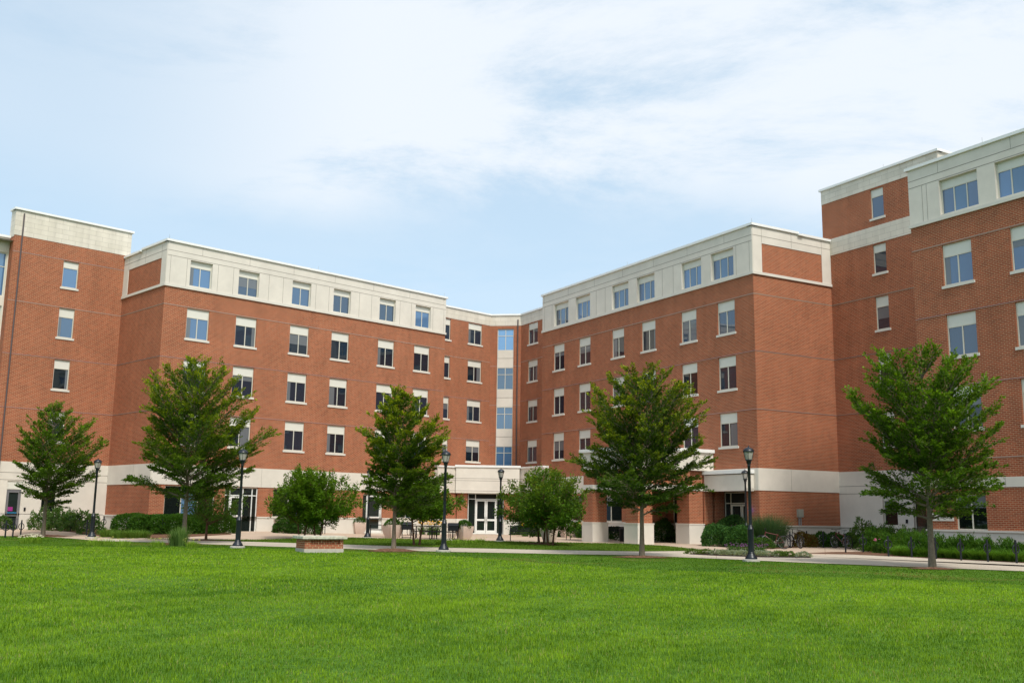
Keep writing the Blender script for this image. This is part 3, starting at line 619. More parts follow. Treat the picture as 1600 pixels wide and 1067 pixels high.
# ================================================================ ground
def sm(t): t=min(1,max(0,t)); return t*t*(3-2*t)
def G(x,y): return .20*sm((-x-9)/7)*sm((y-53)/6)
def gg(px,py):
    z=0
    for _ in range(6): p=gp(px,py,z); z=G(p.x,p.y)
    return Vector((p.x,p.y,G(p.x,p.y)))
def struct(o): o['kind']='structure'; return o
def sheet(name,pts,zo,m,kind='structure',label=None):
    bm=bmesh.new(); bm.faces.new([bm.verts.new((p[0],p[1],0)) for p in pts])
    for y in range(53,60): bmesh.ops.bisect_plane(bm,geom=bm.verts[:]+bm.edges[:]+bm.faces[:],plane_co=(0,y,0),plane_no=(0,1,0))
    for x in range(-16,-8): bmesh.ops.bisect_plane(bm,geom=bm.verts[:]+bm.edges[:]+bm.faces[:],plane_co=(x,0,0),plane_no=(1,0,0))
    bmesh.ops.triangulate(bm,faces=bm.faces)
    for v in bm.verts: v.co.z=G(v.co.x,v.co.y)+zo
    uv=bm.loops.layers.uv.new('UVMap')
    for f in bm.faces:
        f.normal_update()
        if f.normal.z<0: f.normal_flip()
        for l in f.loops: l[uv].uv=(l.vert.co.x,l.vert.co.y)
    me=bpy.data.meshes.new(name); bm.to_mesh(me); bm.free(); me.materials.append(M[m]); o=bpy.data.objects.new(name,me); COL.objects.link(o); o['kind']=kind
    if label: o['label']=label
    return o
sheet('ground',[(-900,-500),(900,-500),(900,1500),(-900,1500)],0,'turf')
def P(*a): return [gg(x,y) for x,y in a]
near=P((0,837),(60,838),(110,841),(160,845.5),(250,847.5),(400,853),(550,857.8),(700,862.3),(850,865),(1000,867.8),(1130,873.5),(1260,879.3),(1430,886),(1600,892.6))
nr=near[-1]+(near[-1]-near[-2]).normalized()*25; nl=near[0]+Vector((-25,-6,0))
sheet('plaza',[nl]+near+[nr,(60,20,0),(75,60,0),(20,90,0),(-20,95,0),(-60,70,0)],.012,'plaza')
far=P((160,842),(222,842.6),(400,847),(550,851.5),(700,856),(850,859.5),(1000,862),(1110,861),(1240,868),(1330,866.5),(1400,869.8),(1600,880))
fr_=far[-1]+(far[-1]-far[-2]).normalized()*25
sheet('path',near[3:]+[nr,fr_]+far[::-1],.016,'path')
stripA=P((222,842.2),(400,846.7),(550,851.2),(700,855.7),(850,859.2),(1000,861.7),(1104,860.4),(1040,853.5),(980,850),(850,847.5),(700,844),(550,840.5),(400,838),(300,837.5),(240,839))
sheet('lawn_strip',stripA,.020,'turf')
bedR=P((1255,864.6),(1330,866.4),(1400,869.6),(1600,879.8))+[fr_,F2(-24,.1,0),F2(-10.6,.1,0),T2(-10.6,.1,0),T2(-2.5,.1,0)]+P((1352,856),(1362,862),(1300,862.5))
sheet('mulch_bed',bedR,.020,'mulch')
bedC=P((1078,850.5),(1130,855),(1205,858),(1262,854.8),(1345,855))+[T2(-1.8,.1,0),T2(0,.1,0),R2(.1,.1,0),F2(0,.1,0),F2(.9,.1,0),F2(2.6,2.4,0)]
sheet('mulch_bed',bedC,.024,'mulch')
bedL=P((52,827),(160,833),(240,835),(362,834))+[F1(4.7,.1,0),F1(0,.1,0),T1(0,.1,0),T1(-4.9,.1,0)]
sheet('mulch_bed',bedL,.020,'mulch')
bedF=P((1076,866.2),(1120,868.6),(1190,871),(1268,871.8),(1262,869.2),(1180,865),(1100,862.8))
sheet('flower_bed_soil',bedF,.028,'soil')
def mound(px,py,rx,ry=None,h=.10,seed=0):
    c=gg(px,py); ry=ry or rx; n=36; r=random.Random(seed); vs=[]; ph=[r.uniform(0,6.28) for _ in range(3)]
    def edge(a): return 1+.10*math.sin(2*a+ph[0])+.07*math.sin(5*a+ph[1])+.04*math.sin(9*a+ph[2])
    rings=[(1,.022),(.8,.35),(.5,.8),(.2,1)]
    mb=MB()
    for k,(q,z) in enumerate(rings):
        for i in range(n):
            a=2*math.pi*i/n; zz=(.022 if k==0 else h*z+.02*r.uniform(-1,1)); vs.append((c.x+rx*q*edge(a)*math.cos(a),c.y+ry*q*edge(a)*math.sin(a),c.z+zz))
    vs.append((c.x,c.y,c.z+h))
    fs=[[k*n+i,k*n+(i+1)%n,(k+1)*n+(i+1)%n,(k+1)*n+i] for k in range(3) for i in range(n)]+[[3*n+i,3*n+(i+1)%n,4*n] for i in range(n)]
    mb.add(vs,fs); o=mb.build('mulch_mound',M['mulch'],smooth=True); struct(o); return o
mound(66,837.5,1.35,.9,seed=1); mound(613,861,1.0,.8,seed=2); mound(1003,871,1.0,.7,h=.06,seed=3); mound(1457,889,.65,.5,h=.05,seed=4); mound(846,851,1.0,.9,seed=5); mound(285,850,.8,.7,seed=6); mound(322,838.5,.7,.6,h=.06,seed=7)
# ================================================================ blades and leaves in numpy
def field(x,y,sc,seed,n=7):
    r=np.random.default_rng(seed); o=np.zeros_like(x)
    for _ in range(n):
        a=r.uniform(0,6.283); f=sc*r.uniform(.6,1.7); o+=np.sin((x*np.cos(a)+y*np.sin(a))*f+r.uniform(0,6.283))
    return o/math.sqrt(n)
def rawmesh(name,V,quads,tris,col,m):
    """V Nx3, quads Qx4, tris Tx3, col Nx3"""
    me=bpy.data.meshes.new(name); me.vertices.add(len(V)); me.vertices.foreach_set('co',V.astype(np.float32).ravel())
    nq=0 if quads is None else len(quads); nt=0 if tris is None else len(tris)
    idx=np.concatenate([x.ravel() for x in (quads,tris) if x is not None]); me.loops.add(len(idx)); me.loops.foreach_set('vertex_index',idx.astype(np.int32))
    me.polygons.add(nq+nt); st=np.concatenate([np.arange(nq)*4,nq*4+np.arange(nt)*3]); me.polygons.foreach_set('loop_start',st.astype(np.int32))
    try: me.polygons.foreach_set('loop_total',np.concatenate([np.full(nq,4),np.full(nt,3)]).astype(np.int32))
    except Exception: pass
    me.update(calc_edges=True); me.validate()
    a=me.color_attributes.new('tint','FLOAT_COLOR','POINT'); a.data.foreach_set('color',np.concatenate([col,np.ones((len(V),1))],1).astype(np.float32).ravel())
    me.materials.append(m); return me
def blades(P,h,w,lean,az,col):
    """grass blades: P base Nx3"""
    n=len(P); sx,sy=-np.sin(az),np.cos(az); dx,dy=np.cos(az),np.sin(az); V=np.zeros((n,5,3)); base=P.copy()
    for k,(f,ww) in enumerate(((0,1),(0,-1),(.55,.8),(.55,-.8),(1,0))):
        off=lean*h*(f**1.8); V[:,k,0]=base[:,0]+dx*off+sx*w*.5*ww; V[:,k,1]=base[:,1]+dy*off+sy*w*.5*ww; V[:,k,2]=base[:,2]+h*f*np.sqrt(np.maximum(.1,1-(lean*f)**2*.6))
    i=np.arange(n)[:,None]*5; q=np.concatenate([i,i+1,i+3,i+2],1); t=np.concatenate([i+2,i+3,i+4],1)
    C=np.repeat(col[:,None,:],5,axis=1).copy(); 
    return V.reshape(-1,3),q,t,C.reshape(-1,3)
def blade_obj(name,P,h,w,lean,az,col,parent=None,m='grass'):
    if parent is not None: P=P-np.array(parent.location)
    V,q,t,C=blades(P,h,w,lean,az,col); me=rawmesh(name,V,q,t,C,M[m]); o=bpy.data.objects.new(name,me); COL.objects.link(o)
    if parent is not None: o.parent=parent
    return o
ex=np.array([p.x for p in near]); ey=np.array([p.y for p in near])
def edge_y(x): return np.interp(x,ex,ey)
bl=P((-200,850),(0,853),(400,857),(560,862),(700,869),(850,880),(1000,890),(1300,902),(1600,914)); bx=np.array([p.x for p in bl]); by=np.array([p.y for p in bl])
Ps=[];hs=[];wsd=[];cs_=[]
for d0,d1,den,w in ((4.5,9,3000,.004),(9,13,2300,.0052),(13,19,1300,.0075),(19,28,620,.012),(28,58,260,.019)):
    xm=d1*.66; A=2*xm*(d1-d0); n=int(A*den*(.8 if d1<50 else 1)); x=rng.uniform(-xm,xm,n); y=rng.uniform(d0,d1,n)
    k=(np.abs(x)<y*.60+1.2)&(y<edge_y(x)-.05); x,y=x[k],y[k]
    rough=np.interp(x,bx,by)<y          # beyond this line: shorter turf, with the trees' shade painted into its colour
    hh=rng.uniform(.020,.052,len(x))*(1+.22*field(x,y,1.6,3)+.18*field(x,y,9,4)); hh=np.where(rough,hh*.62,hh)
    a=field(x,y,.55,5); b=field(x,y,2.2,6); c=field(x,y,7,8)
    t=np.clip(.33+.28*np.clip((y-8)/14,0,1)+.12*a+.12*b+.15*c+rng.normal(0,.27,len(x)),0,1)[:,None]
    col=np.array([.050,.130,.006])*(1-t)+np.array([.245,.395,.016])*t
    dry=(rng.random(len(x))<np.clip(.035+.03*b,0,.2))[:,None]; col=np.where(dry,np.array([.30,.29,.10]),col)
    shade_tint=np.array([.50,.58,.7]); col=np.where(rough[:,None],col*shade_tint,col)
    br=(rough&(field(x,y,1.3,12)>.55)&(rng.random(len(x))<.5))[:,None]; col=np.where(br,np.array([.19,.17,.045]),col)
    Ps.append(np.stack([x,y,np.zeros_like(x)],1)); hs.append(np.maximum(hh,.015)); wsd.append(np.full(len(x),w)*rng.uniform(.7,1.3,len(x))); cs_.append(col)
# grass on the strip beyond the path
def inpoly(x,y,poly):
    c=np.zeros(len(x),bool); n=len(poly)
    for i in range(n):
        x0,y0=poly[i][0],poly[i][1]; x1,y1=poly[(i+1)%n][0],poly[(i+1)%n][1]
        if y0==y1: continue
        k=((y0>y)!=(y1>y))&(x<(x1-x0)*(y-y0)/(y1-y0)+x0); c^=k
    return c
def scatter(poly,den):
    xs=[p[0] for p in poly]; ys=[p[1] for p in poly]; n=int((max(xs)-min(xs))*(max(ys)-min(ys))*den); x=rng.uniform(min(xs),max(xs),n); y=rng.uniform(min(ys),max(ys),n); k=inpoly(x,y,poly); return x[k],y[k]
x,y=scatter(stripA,190); z=np.array([G(a,b) for a,b in zip(x,y)])+.02
t=np.clip(.45+.2*field(x,y,1.2,21)+rng.normal(0,.2,len(x)),0,1)[:,None]; col=np.array([.06,.125,.012])*(1-t)+np.array([.15,.22,.022])*t
Ps.append(np.stack([x,y,z],1)); hs.append(rng.uniform(.03,.07,len(x))); wsd.append(np.full(len(x),.022)); cs_.append(col)
PP=np.concatenate(Ps); n=len(PP); az=rng.uniform(0,6.283,n)+.0
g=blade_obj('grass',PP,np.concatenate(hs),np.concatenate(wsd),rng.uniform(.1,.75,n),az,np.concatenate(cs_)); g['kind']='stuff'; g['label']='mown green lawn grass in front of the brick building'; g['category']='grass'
print('blades',n)
# ---------------------------------------------------------------- foliage
def leaf_mesh(name,P,D,Nn,ln,wd,col,m='leaf'):
    """diamond leaves: position, long axis D, face normal Nn"""
    D=D/np.linalg.norm(D,axis=1,keepdims=True); S_=np.cross(D,Nn); S_/=np.linalg.norm(S_,axis=1,keepdims=True)+1e-9
    n=len(P); V=np.zeros((n,4,3)); V[:,0]=P; V[:,1]=P+D*(ln*.45)[:,None]+S_*(wd*.5)[:,None]; V[:,2]=P+D*ln[:,None]; V[:,3]=P+D*(ln*.45)[:,None]-S_*(wd*.5)[:,None]
    q=np.arange(n*4).reshape(-1,4); return rawmesh(name,V.reshape(-1,3),q,None,np.repeat(col,4,axis=0),M[m])
def leaf_obj(name,parent,P,D,Nn,ln,wd,col,m='leaf'):
    me=leaf_mesh(name,P-np.array(parent.location),D,Nn,ln,wd,col,m); o=bpy.data.objects.new(name,me); COL.objects.link(o); o.parent=parent; return o
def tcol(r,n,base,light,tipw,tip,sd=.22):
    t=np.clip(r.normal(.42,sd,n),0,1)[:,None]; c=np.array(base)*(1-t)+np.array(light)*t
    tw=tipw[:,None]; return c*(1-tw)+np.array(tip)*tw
def make_tree(name,loc,H,env,label,seed,cat='tree',group=None,nl=34,r0=.085,leaf=(.105,.05),nleaf=22000,bark='bark',base=(.024,.062,.006),light=(.115,.225,.010),tip=(.46,.50,.015),stems=1,spray=1.0,spread=0.0,tipamt=.9,sub=9):
    r=np.random.default_rng(seed); root=empty(name,loc,label,cat,group); L0=np.array(loc)
    eh=[e[0] for e in env]; el=[e[1] for e in env]; er=[e[2] for e in env]
    def R(h,az):
        a,b=np.interp(h,eh,el,left=0,right=0),np.interp(h,eh,er,left=0,right=0); c=math.cos(az); m=(a+b)/2
        return (m+(b-a)/2*c)*(.97+.06*math.sin(3*az+ph0+h*1.1)+.09*math.sin(h*4.3+ph1+2*c))
    ph0,ph1=r.uniform(0,6.28,2)
    tb=MB(); clear=eh[0]
    trunks=[]
    for s in range(stems):
        a=2*math.pi*s/stems+.6; o=np.array([math.cos(a),math.sin(a),0])*.13*(stems>1)
        pts=[];rs=[]
        for i in range(9):
            f=i/8; z=H*.93*f; sway=np.array([math.sin(f*5+seed+s),math.cos(f*4+seed*2+s),0])*.05*f*H/6
            out=o*(1+ (f*H*.9 if stems>1 else 0)); pts.append(L0+out+sway+np.array([0,0,z-.05])); rs.append(max(.008,r0*(1-f)**.8*(1.25 if i==0 else 1)/(stems**.4)))
        tb.tube([Vector(p) for p in pts],rs,8); trunks.append(np.array(pts))
    LP=[];LD=[];LN=[];LT=[];LB=[]
    UP=np.array([0,0,1.]); tot=0; limbs=[]
    for i in range(nl):
        f=(i+.5)/nl; f=f**.86; h1=clear+(eh[-1]-clear)*f; az=i*2.39996+r.uniform(-.35,.35)
        Rr=R(h1,az)*r.uniform(.78,1.0)
        if Rr<.12: Rr=.12
        rise=Rr*(.22+1.25*f**1.3)*r.uniform(.8,1.2); h0=max(clear*.8,h1-rise); h0=min(h0,H*.86)
        tk=trunks[i%stems]; st=np.array([np.interp(h0,tk[:,2]-L0[2],tk[:,k]) for k in range(3)])
        en=L0+np.array([math.cos(az)*Rr,math.sin(az)*Rr,h1])
        mid=(st+en)/2+np.array([0,0,-.10*Rr*(1 if f>.35 else -.6)])+r.normal(0,.06,3)
        ts=np.linspace(0,1,7)[:,None]; pts=(1-ts)**2*st+2*ts*(1-ts)*mid+ts**2*en; pts[1:-1]+=r.normal(0,.02,(5,3))
        limbs.append((pts,f)); tb.tube([Vector(p) for p in pts],[max(.004,r0*.34*(1-q)**.9+.005) for q in np.linspace(0,1,7)],5)
    tl=[np.linalg.norm(p[-1]-p[0]) for p,_ in limbs]; per=nleaf*1.25/sum(tl)
    for (pts,f),ln in zip(limbs,tl):
        d=(pts[-1]-pts[0])/max(ln,.01); hz=np.cross(UP,d); hz/=np.linalg.norm(hz)+1e-6; up=np.cross(d,hz); up/=np.linalg.norm(up)+1e-6
        nb=max(5,int(sub*(.6+ln*.9))); nlv=int(per*ln/nb*(1.3-.5*f))+3
        for j in range(nb+1):
            t0=.14+.86*j/nb if j<nb else .97; k=t0*6; a=int(min(5,k)); p0=pts[a]+(pts[a+1]-pts[a])*(k-a)
            side=(1 if j%2 else -1); sl=(.46*ln*(1-t0*.70)+.30)*r.uniform(.5,1.35)*(1 if j<nb else .5)
            dr=d*.9+hz*side*(.72 if j<nb else .05)+up*r.normal(.10,.20+spread)+UP*.22*f; dr/=np.linalg.norm(dr)
            s=r.random(nlv)**.7; drop=-.10*s**2*sl
            lat=r.normal(0,1,nlv)*(.085*spray)*(1.2-s)*min(1,sl+.3); ver=r.normal(0,.028+spread*.5,nlv)
            lh=np.cross(dr,UP); lh/=np.linalg.norm(lh)+1e-6
            pp=p0+dr*(s*sl)[:,None]+lh*lat[:,None]+UP*(ver+drop)[:,None]
            ld=dr*.9+lh*np.sign(lat)[:,None]*.7+r.normal(0,.35,(nlv,3)); nn=UP*.8+r.normal(0,.75,(nlv,3))
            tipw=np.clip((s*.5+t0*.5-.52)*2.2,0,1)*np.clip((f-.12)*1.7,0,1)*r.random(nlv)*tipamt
            LP.append(pp);LD.append(ld);LN.append(nn);LT.append(tipw)
            if sl>.3: tb.tube([Vector(p0),Vector(p0+dr*sl*.5+UP*r.normal(0,.02)),Vector(p0+dr*sl*.9-UP*.05*sl)],[.007,.005,.003],3,cap=False)
    P_=np.concatenate(LP); n=len(P_); T=np.concatenate(LT)
    dark=np.repeat(r.normal(1,.16,n//25+1),25)[:n][:,None]
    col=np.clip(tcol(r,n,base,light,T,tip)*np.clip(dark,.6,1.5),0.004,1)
    leaf_obj('crown',root,P_,np.concatenate(LD),np.concatenate(LN),leaf[0]*r.uniform(.7,1.25,n),leaf[1]*r.uniform(.75,1.2,n),col)
    tb.build('trunk',M[bark],root,smooth=True); return root
G5='young shade trees along the lawn path'
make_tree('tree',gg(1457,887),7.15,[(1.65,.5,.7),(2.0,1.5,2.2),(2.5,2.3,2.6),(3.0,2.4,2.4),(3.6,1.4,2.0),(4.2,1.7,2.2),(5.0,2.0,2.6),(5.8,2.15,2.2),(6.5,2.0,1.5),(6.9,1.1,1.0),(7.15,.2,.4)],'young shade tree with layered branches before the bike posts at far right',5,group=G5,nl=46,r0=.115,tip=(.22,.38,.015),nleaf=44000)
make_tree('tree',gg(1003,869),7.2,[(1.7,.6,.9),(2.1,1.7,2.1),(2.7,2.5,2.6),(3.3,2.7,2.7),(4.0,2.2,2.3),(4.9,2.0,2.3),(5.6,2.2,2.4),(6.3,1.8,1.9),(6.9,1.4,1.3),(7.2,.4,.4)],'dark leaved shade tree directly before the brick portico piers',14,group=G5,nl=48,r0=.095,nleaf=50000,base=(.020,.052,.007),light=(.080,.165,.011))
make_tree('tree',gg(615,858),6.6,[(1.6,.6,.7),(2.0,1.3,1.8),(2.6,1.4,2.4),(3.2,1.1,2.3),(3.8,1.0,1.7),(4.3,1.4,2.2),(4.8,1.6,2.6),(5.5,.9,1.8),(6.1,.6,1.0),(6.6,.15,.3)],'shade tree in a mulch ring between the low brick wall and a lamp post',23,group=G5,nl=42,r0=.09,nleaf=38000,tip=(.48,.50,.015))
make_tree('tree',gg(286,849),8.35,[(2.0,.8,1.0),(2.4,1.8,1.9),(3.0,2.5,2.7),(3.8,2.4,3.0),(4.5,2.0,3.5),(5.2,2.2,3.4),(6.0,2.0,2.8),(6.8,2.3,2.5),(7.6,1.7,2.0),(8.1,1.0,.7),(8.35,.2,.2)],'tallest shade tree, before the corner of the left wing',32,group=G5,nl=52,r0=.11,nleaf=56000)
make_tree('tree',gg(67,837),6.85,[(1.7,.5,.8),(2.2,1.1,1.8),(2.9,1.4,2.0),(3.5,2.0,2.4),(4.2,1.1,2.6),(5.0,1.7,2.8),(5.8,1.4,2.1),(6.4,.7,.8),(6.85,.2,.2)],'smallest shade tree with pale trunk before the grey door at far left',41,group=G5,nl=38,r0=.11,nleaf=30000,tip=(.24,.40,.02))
GS='small spreading ornamental trees'
en=[(.9,.9,.9),(1.3,1.9,1.9),(2.0,2.2,2.2),(2.8,1.9,2.0),(3.3,1.3,1.3),(3.75,.5,.6)]
sp=dict(nl=26,r0=.07,leaf=(.11,.08),nleaf=10500,bark='bark2',stems=2,spray=1.3,spread=.14,base=(.040,.105,.008),light=(.13,.26,.012),tip=(.24,.36,.015),tipamt=.4,sub=8,group=GS)
make_tree('ornamental_tree',gg(471,843),3.7,[(.9,.8,.7),(1.3,1.6,1.3),(2.0,1.8,1.5),(2.8,1.5,1.4),(3.3,.9,1.2),(3.7,.4,.6)],'small round leafy tree behind the left end of the low brick wall',51,**sp)
make_tree('ornamental_tree',gg(496,843),3.6,[(.9,.6,1.0),(1.3,1.2,2.0),(2.0,1.4,2.3),(2.8,1.4,1.9),(3.2,1.2,1.2),(3.6,.5,.6)],'small round leafy tree behind the right end of the low brick wall',52,**sp)
sp2=dict(sp); sp2.update(light=(.11,.225,.022),tip=(.30,.31,.02),tipamt=.6)
make_tree('ornamental_tree',gg(846,850),3.75,[(.9,1.0,.6),(1.3,2.2,1.4),(2.0,2.4,1.6),(2.8,1.9,1.6),(3.3,1.2,1.2),(3.75,.4,.6)],'yellowish small tree before the main entrance, left stem of the pair',53,**sp2)
make_tree('ornamental_tree',gg(860,853),3.55,[(.9,.6,1.2),(1.3,1.3,2.0),(2.0,1.5,2.1),(2.8,1.4,1.8),(3.2,1.0,1.2),(3.55,.4,.6)],'yellowish small tree before the main entrance, right stem of the pair',54,**sp2)
make_tree('ornamental_tree',gg(651,853),3.2,[(1.35,.7,1.0),(1.7,1.3,2.0),(2.2,1.4,2.1),(2.8,.9,1.3),(3.2,.3,.4)],'small reddish trunked tree behind the shade tree and its picnic tables',55,**sp)
sp3=dict(sp); sp3.update(stems=1,nl=18,nleaf=4200,leaf=(.09,.06),light=(.09,.19,.02),tip=(.26,.24,.03))
make_tree('ornamental_tree',gg(322,838),2.9,[(.95,.5,.6),(1.3,1.5,1.8),(1.8,1.5,2.0),(2.4,1.0,1.6),(2.9,.2,.5)],'thin young tree before the clipped hedge and glass doorway',56,**sp3)
# ---------------------------------------------------------------- shrubs
def shrub(name,c,rx,ry,rz,label,seed,cat='shrub',group=None,n=2600,leaf=(.07,.045),base=(.018,.055,.012),light=(.06,.15,.022),tip=(.10,.2,.03),boxy=2.0,rot=0,upright=.3,lump=.12):
    r=np.random.default_rng(seed); root=empty(name,c,label,cat,group)
    u=r.normal(0,1,(n,3)); u[:,2]=np.abs(u[:,2])*1.1-.25; u/=np.linalg.norm(u,axis=1,keepdims=True)
    q=(np.abs(u)**boxy).sum(1)**(-1/boxy); rad_=q*r.uniform(.72,1.0,n)**.5
    rad_*=1+lump*field(u[:,0]*3+seed,u[:,1]*3+u[:,2]*4,1.6,seed)
    p=u*rad_[:,None]*np.array([rx,ry,rz]); p[:,2]=np.maximum(p[:,2]+rz*.25,.02)*(1/1.2)
    cr,sr=math.cos(rot),math.sin(rot); pr=p.copy(); pr[:,0]=p[:,0]*cr-p[:,1]*sr; pr[:,1]=p[:,0]*sr+p[:,1]*cr
    d=u*1.0+np.array([0,0,upright])+r.normal(0,.5,(n,3)); nn=u+r.normal(0,.5,(n,3))
    col=tcol(r,n,base,light,np.clip(r.random(n)*1.4-.9,0,1),tip)
    me=leaf_mesh('foliage',pr,d,nn,leaf[0]*r.uniform(.7,1.3,n),leaf[1]*r.uniform(.7,1.3,n),col); o=bpy.data.objects.new('foliage',me); COL.objects.link(o); o.parent=root
    st=MB()
    for k in range(5): a=k*1.3+seed; st.tube([Vector((0,0,-.03)),Vector((math.cos(a)*rx*.3,math.sin(a)*ry*.3,rz*.55))],[.018,.006],5)
    st.build('stem',M['bark'],root,local=True); return root
def tussock(name,c,r_,h,label,seed,cat='ornamental grass',group=None,n=420,col0=(.05,.12,.02),col1=(.12,.24,.04),w=.012,lean=.8,ry=None):
    r=np.random.default_rng(seed); root=empty(name,c,label,cat,group); a=r.uniform(0,6.283,n); q=np.sqrt(r.random(n))*.6
    x=np.cos(a)*q*r_; y=np.sin(a)*q*(ry or r_); P_=np.stack([x,y,np.zeros(n)],1)+np.array(c)
    t=r.random(n)[:,None]; col=np.array(col0)*(1-t)+np.array(col1)*t; hh=h*r.uniform(.65,1.1,n); le=np.clip(q*lean*1.5+r.normal(0,.12,n),0,1.1)
    blade_obj('blades',P_,hh,np.full(n,w),le,a+r.normal(0,.5,n),col,root); return root
# clipped hedge left of the doorway: individual bushes grown together
hb=[(203,831.3),(229,832),(256,832.4),(284,832.6),(312,832.8),(340,833)]
for i,(x,y) in enumerate(hb):
    shrub('hedge_bush',gg(x,y),.95,.8,.98,['leftmost clipped yew bush of the hedge row before the left wing','second clipped yew bush from the left end of the hedge','clipped yew bush behind the trunk of the tallest tree','clipped yew bush just right of the tallest tree trunk','clipped yew bush behind the thin young tree','rightmost clipped yew bush, ending the hedge at the glass doorway'][i],60+i,cat='bush',group='clipped hedge bushes before the left wing',n=7000,leaf=(.10,.05),base=(.020,.068,.008),light=(.065,.17,.012),tip=(.12,.24,.02),boxy=3.6,rot=.75,lump=.05)
for i,(x,y,h,r_) in enumerate([(168,833.5,.55,.6),(186,835,.5,.6),(205,835,.55,.6),(222,834.5,.5,.6)]):
    tussock('ornamental_grass',gg(x,y),r_,h,['short arching grass tuft nearest the far left lamp post','bright grass tuft, second from the far left lamp post','third bright grass tuft before the clipped hedge','grass tuft touching the left end of the clipped hedge'][i],70+i,group='low grass tufts by the hedge',n=500,w=.016,lean=1.1,col0=(.07,.15,.02),col1=(.17,.29,.05))
for i,(x,y,rx,h) in enumerate([(60,828,.55,1.15),(80,828.5,.5,1.2),(92,829,.6,1.35),(108,829.5,.55,1.1),(124,830,.75,1.3),(140,831.5,.7,1.0),(3,827,.5,.8)]):
    shrub('flowering_shrub' if i<3 else 'shrub',gg(x,y),rx,.5,h*.85,['loose leafy shrub left of the pale tree trunk','loose leafy shrub just right of the pale tree trunk','tall loose shrub under the stair tower window','low shrub behind the first ring rack of the left row','full shrub against the stair tower wall','low shrub next to the far left lamp post','small shrub cut by the left edge of the picture'][i],80+i,n=1500,leaf=(.12,.07),base=(.04,.10,.025),light=(.12,.24,.05),tip=(.2,.22,.1),lump=.3,group='loose shrubs by the stair tower')
tussock('tall_grass_clump',gg(283,853),.38,.85,'tall upright weedy plant clump before the tallest tree',90,n=260,w=.02,lean=.4,col0=(.07,.14,.03),col1=(.17,.27,.07),cat='plant')
tussock('tall_grass_clump',gg(272,852.5),.3,.7,'shorter weedy clump at the foot of the tall upright clump',91,n=260,w=.02,lean=.5,col0=(.07,.14,.03),col1=(.17,.27,.07),cat='plant')
# shrubs round the centre
cs5=[(447,833,.8,.7,.8,'small bush below the pier at the first glass doorway'),(474,834,1.0,.7,.9,'low bush between the two small trees, behind'),(660,833,1.0,.7,.85,'bush behind the picnic tables'),(597,833,1.0,.8,1.05,'round bush left of the tree, behind the lamp pair'),(718,833,.7,.6,1.3,'loose bush beside the left brick pier of the entrance'),(697,832,.9,.7,1.6,'tall bush beside the lamp post, against the entrance wing'),(825,836,1.4,.6,.7,'low hedge behind the park bench with yellow flowers'),(925,840.8,.9,.6,.8,'low bush behind the bench by the portico'),(960,843.8,.9,.6,.75,'low bush under the portico between the piers'),(1036,847,.7,.6,1.2,'dark bush inside the portico beside the right pier'),(1050,846.6,.7,.6,1.4,'taller dark bush against the wall inside the portico'),(890,839,1.0,.6,.8,'low bush behind the right-hand planters')]
for i,(x,y,rx,ry,h,lb) in enumerate(cs5): shrub('shrub',gg(x,y),rx,ry,h,lb,100+i,n=3200,leaf=(.12,.075),group='bushes in front of the building')
for i,(x,y,rx,h,lb) in enumerate([(1124,853.5,.88,1.02,'rounded boxwood bush nearest the portico pier'),(1155,855,.75,1.0,'rounded boxwood bush touching the lamp post at its left'),(1142,851,.9,1.50,'tallest boxwood bush, behind the other two by the doorway')]):
    shrub('boxwood_bush',gg(x,y),rx,rx*.9,h,lb,120+i,cat='bush',group='boxwood bushes by the doorway',n=5200,leaf=(.11,.065),base=(.02,.07,.02),light=(.08,.20,.04),tip=(.13,.28,.06),boxy=2.6,lump=.08)
root=tussock('tall_ornamental_grass',gg(1201,855.2),1.25,1.75,'tall feathery ornamental grass mass beside the lamp post at right',130,n=3600,w=.012,lean=.65,col0=(.03,.08,.03),col1=(.09,.17,.06))
shrub('shrub',gg(1192,857.3),.6,.4,.5,'low light green shrub behind the red bicycle',131,n=1200,light=(.10,.22,.02))
for i,x in enumerate((1258,1282,1305,1328,1350)): shrub('shrub',gg(x,854.9),.62,.4,.72,['low shrub with rusty leaves behind the dark bicycle','low shrub behind the first free ring rack by the stair tower','low shrub behind the red and black bicycle','low shrub right of the red and black bicycle','low shrub next to the juniper mass'][i],140+i,n=1700,leaf=(.10,.065),base=(.10,.05,.015) if i==0 else (.02,.07,.012),light=(.16,.12,.03) if i==0 else (.06,.17,.02),group='low shrubs along the return wall')
shrub('shrub',gg(1352,858),.75,.6,1.25,'loose tall shrub where the stair tower meets the juniper',146,n=2400,leaf=(.10,.06),base=(.04,.09,.02),light=(.11,.21,.04),lump=.28)
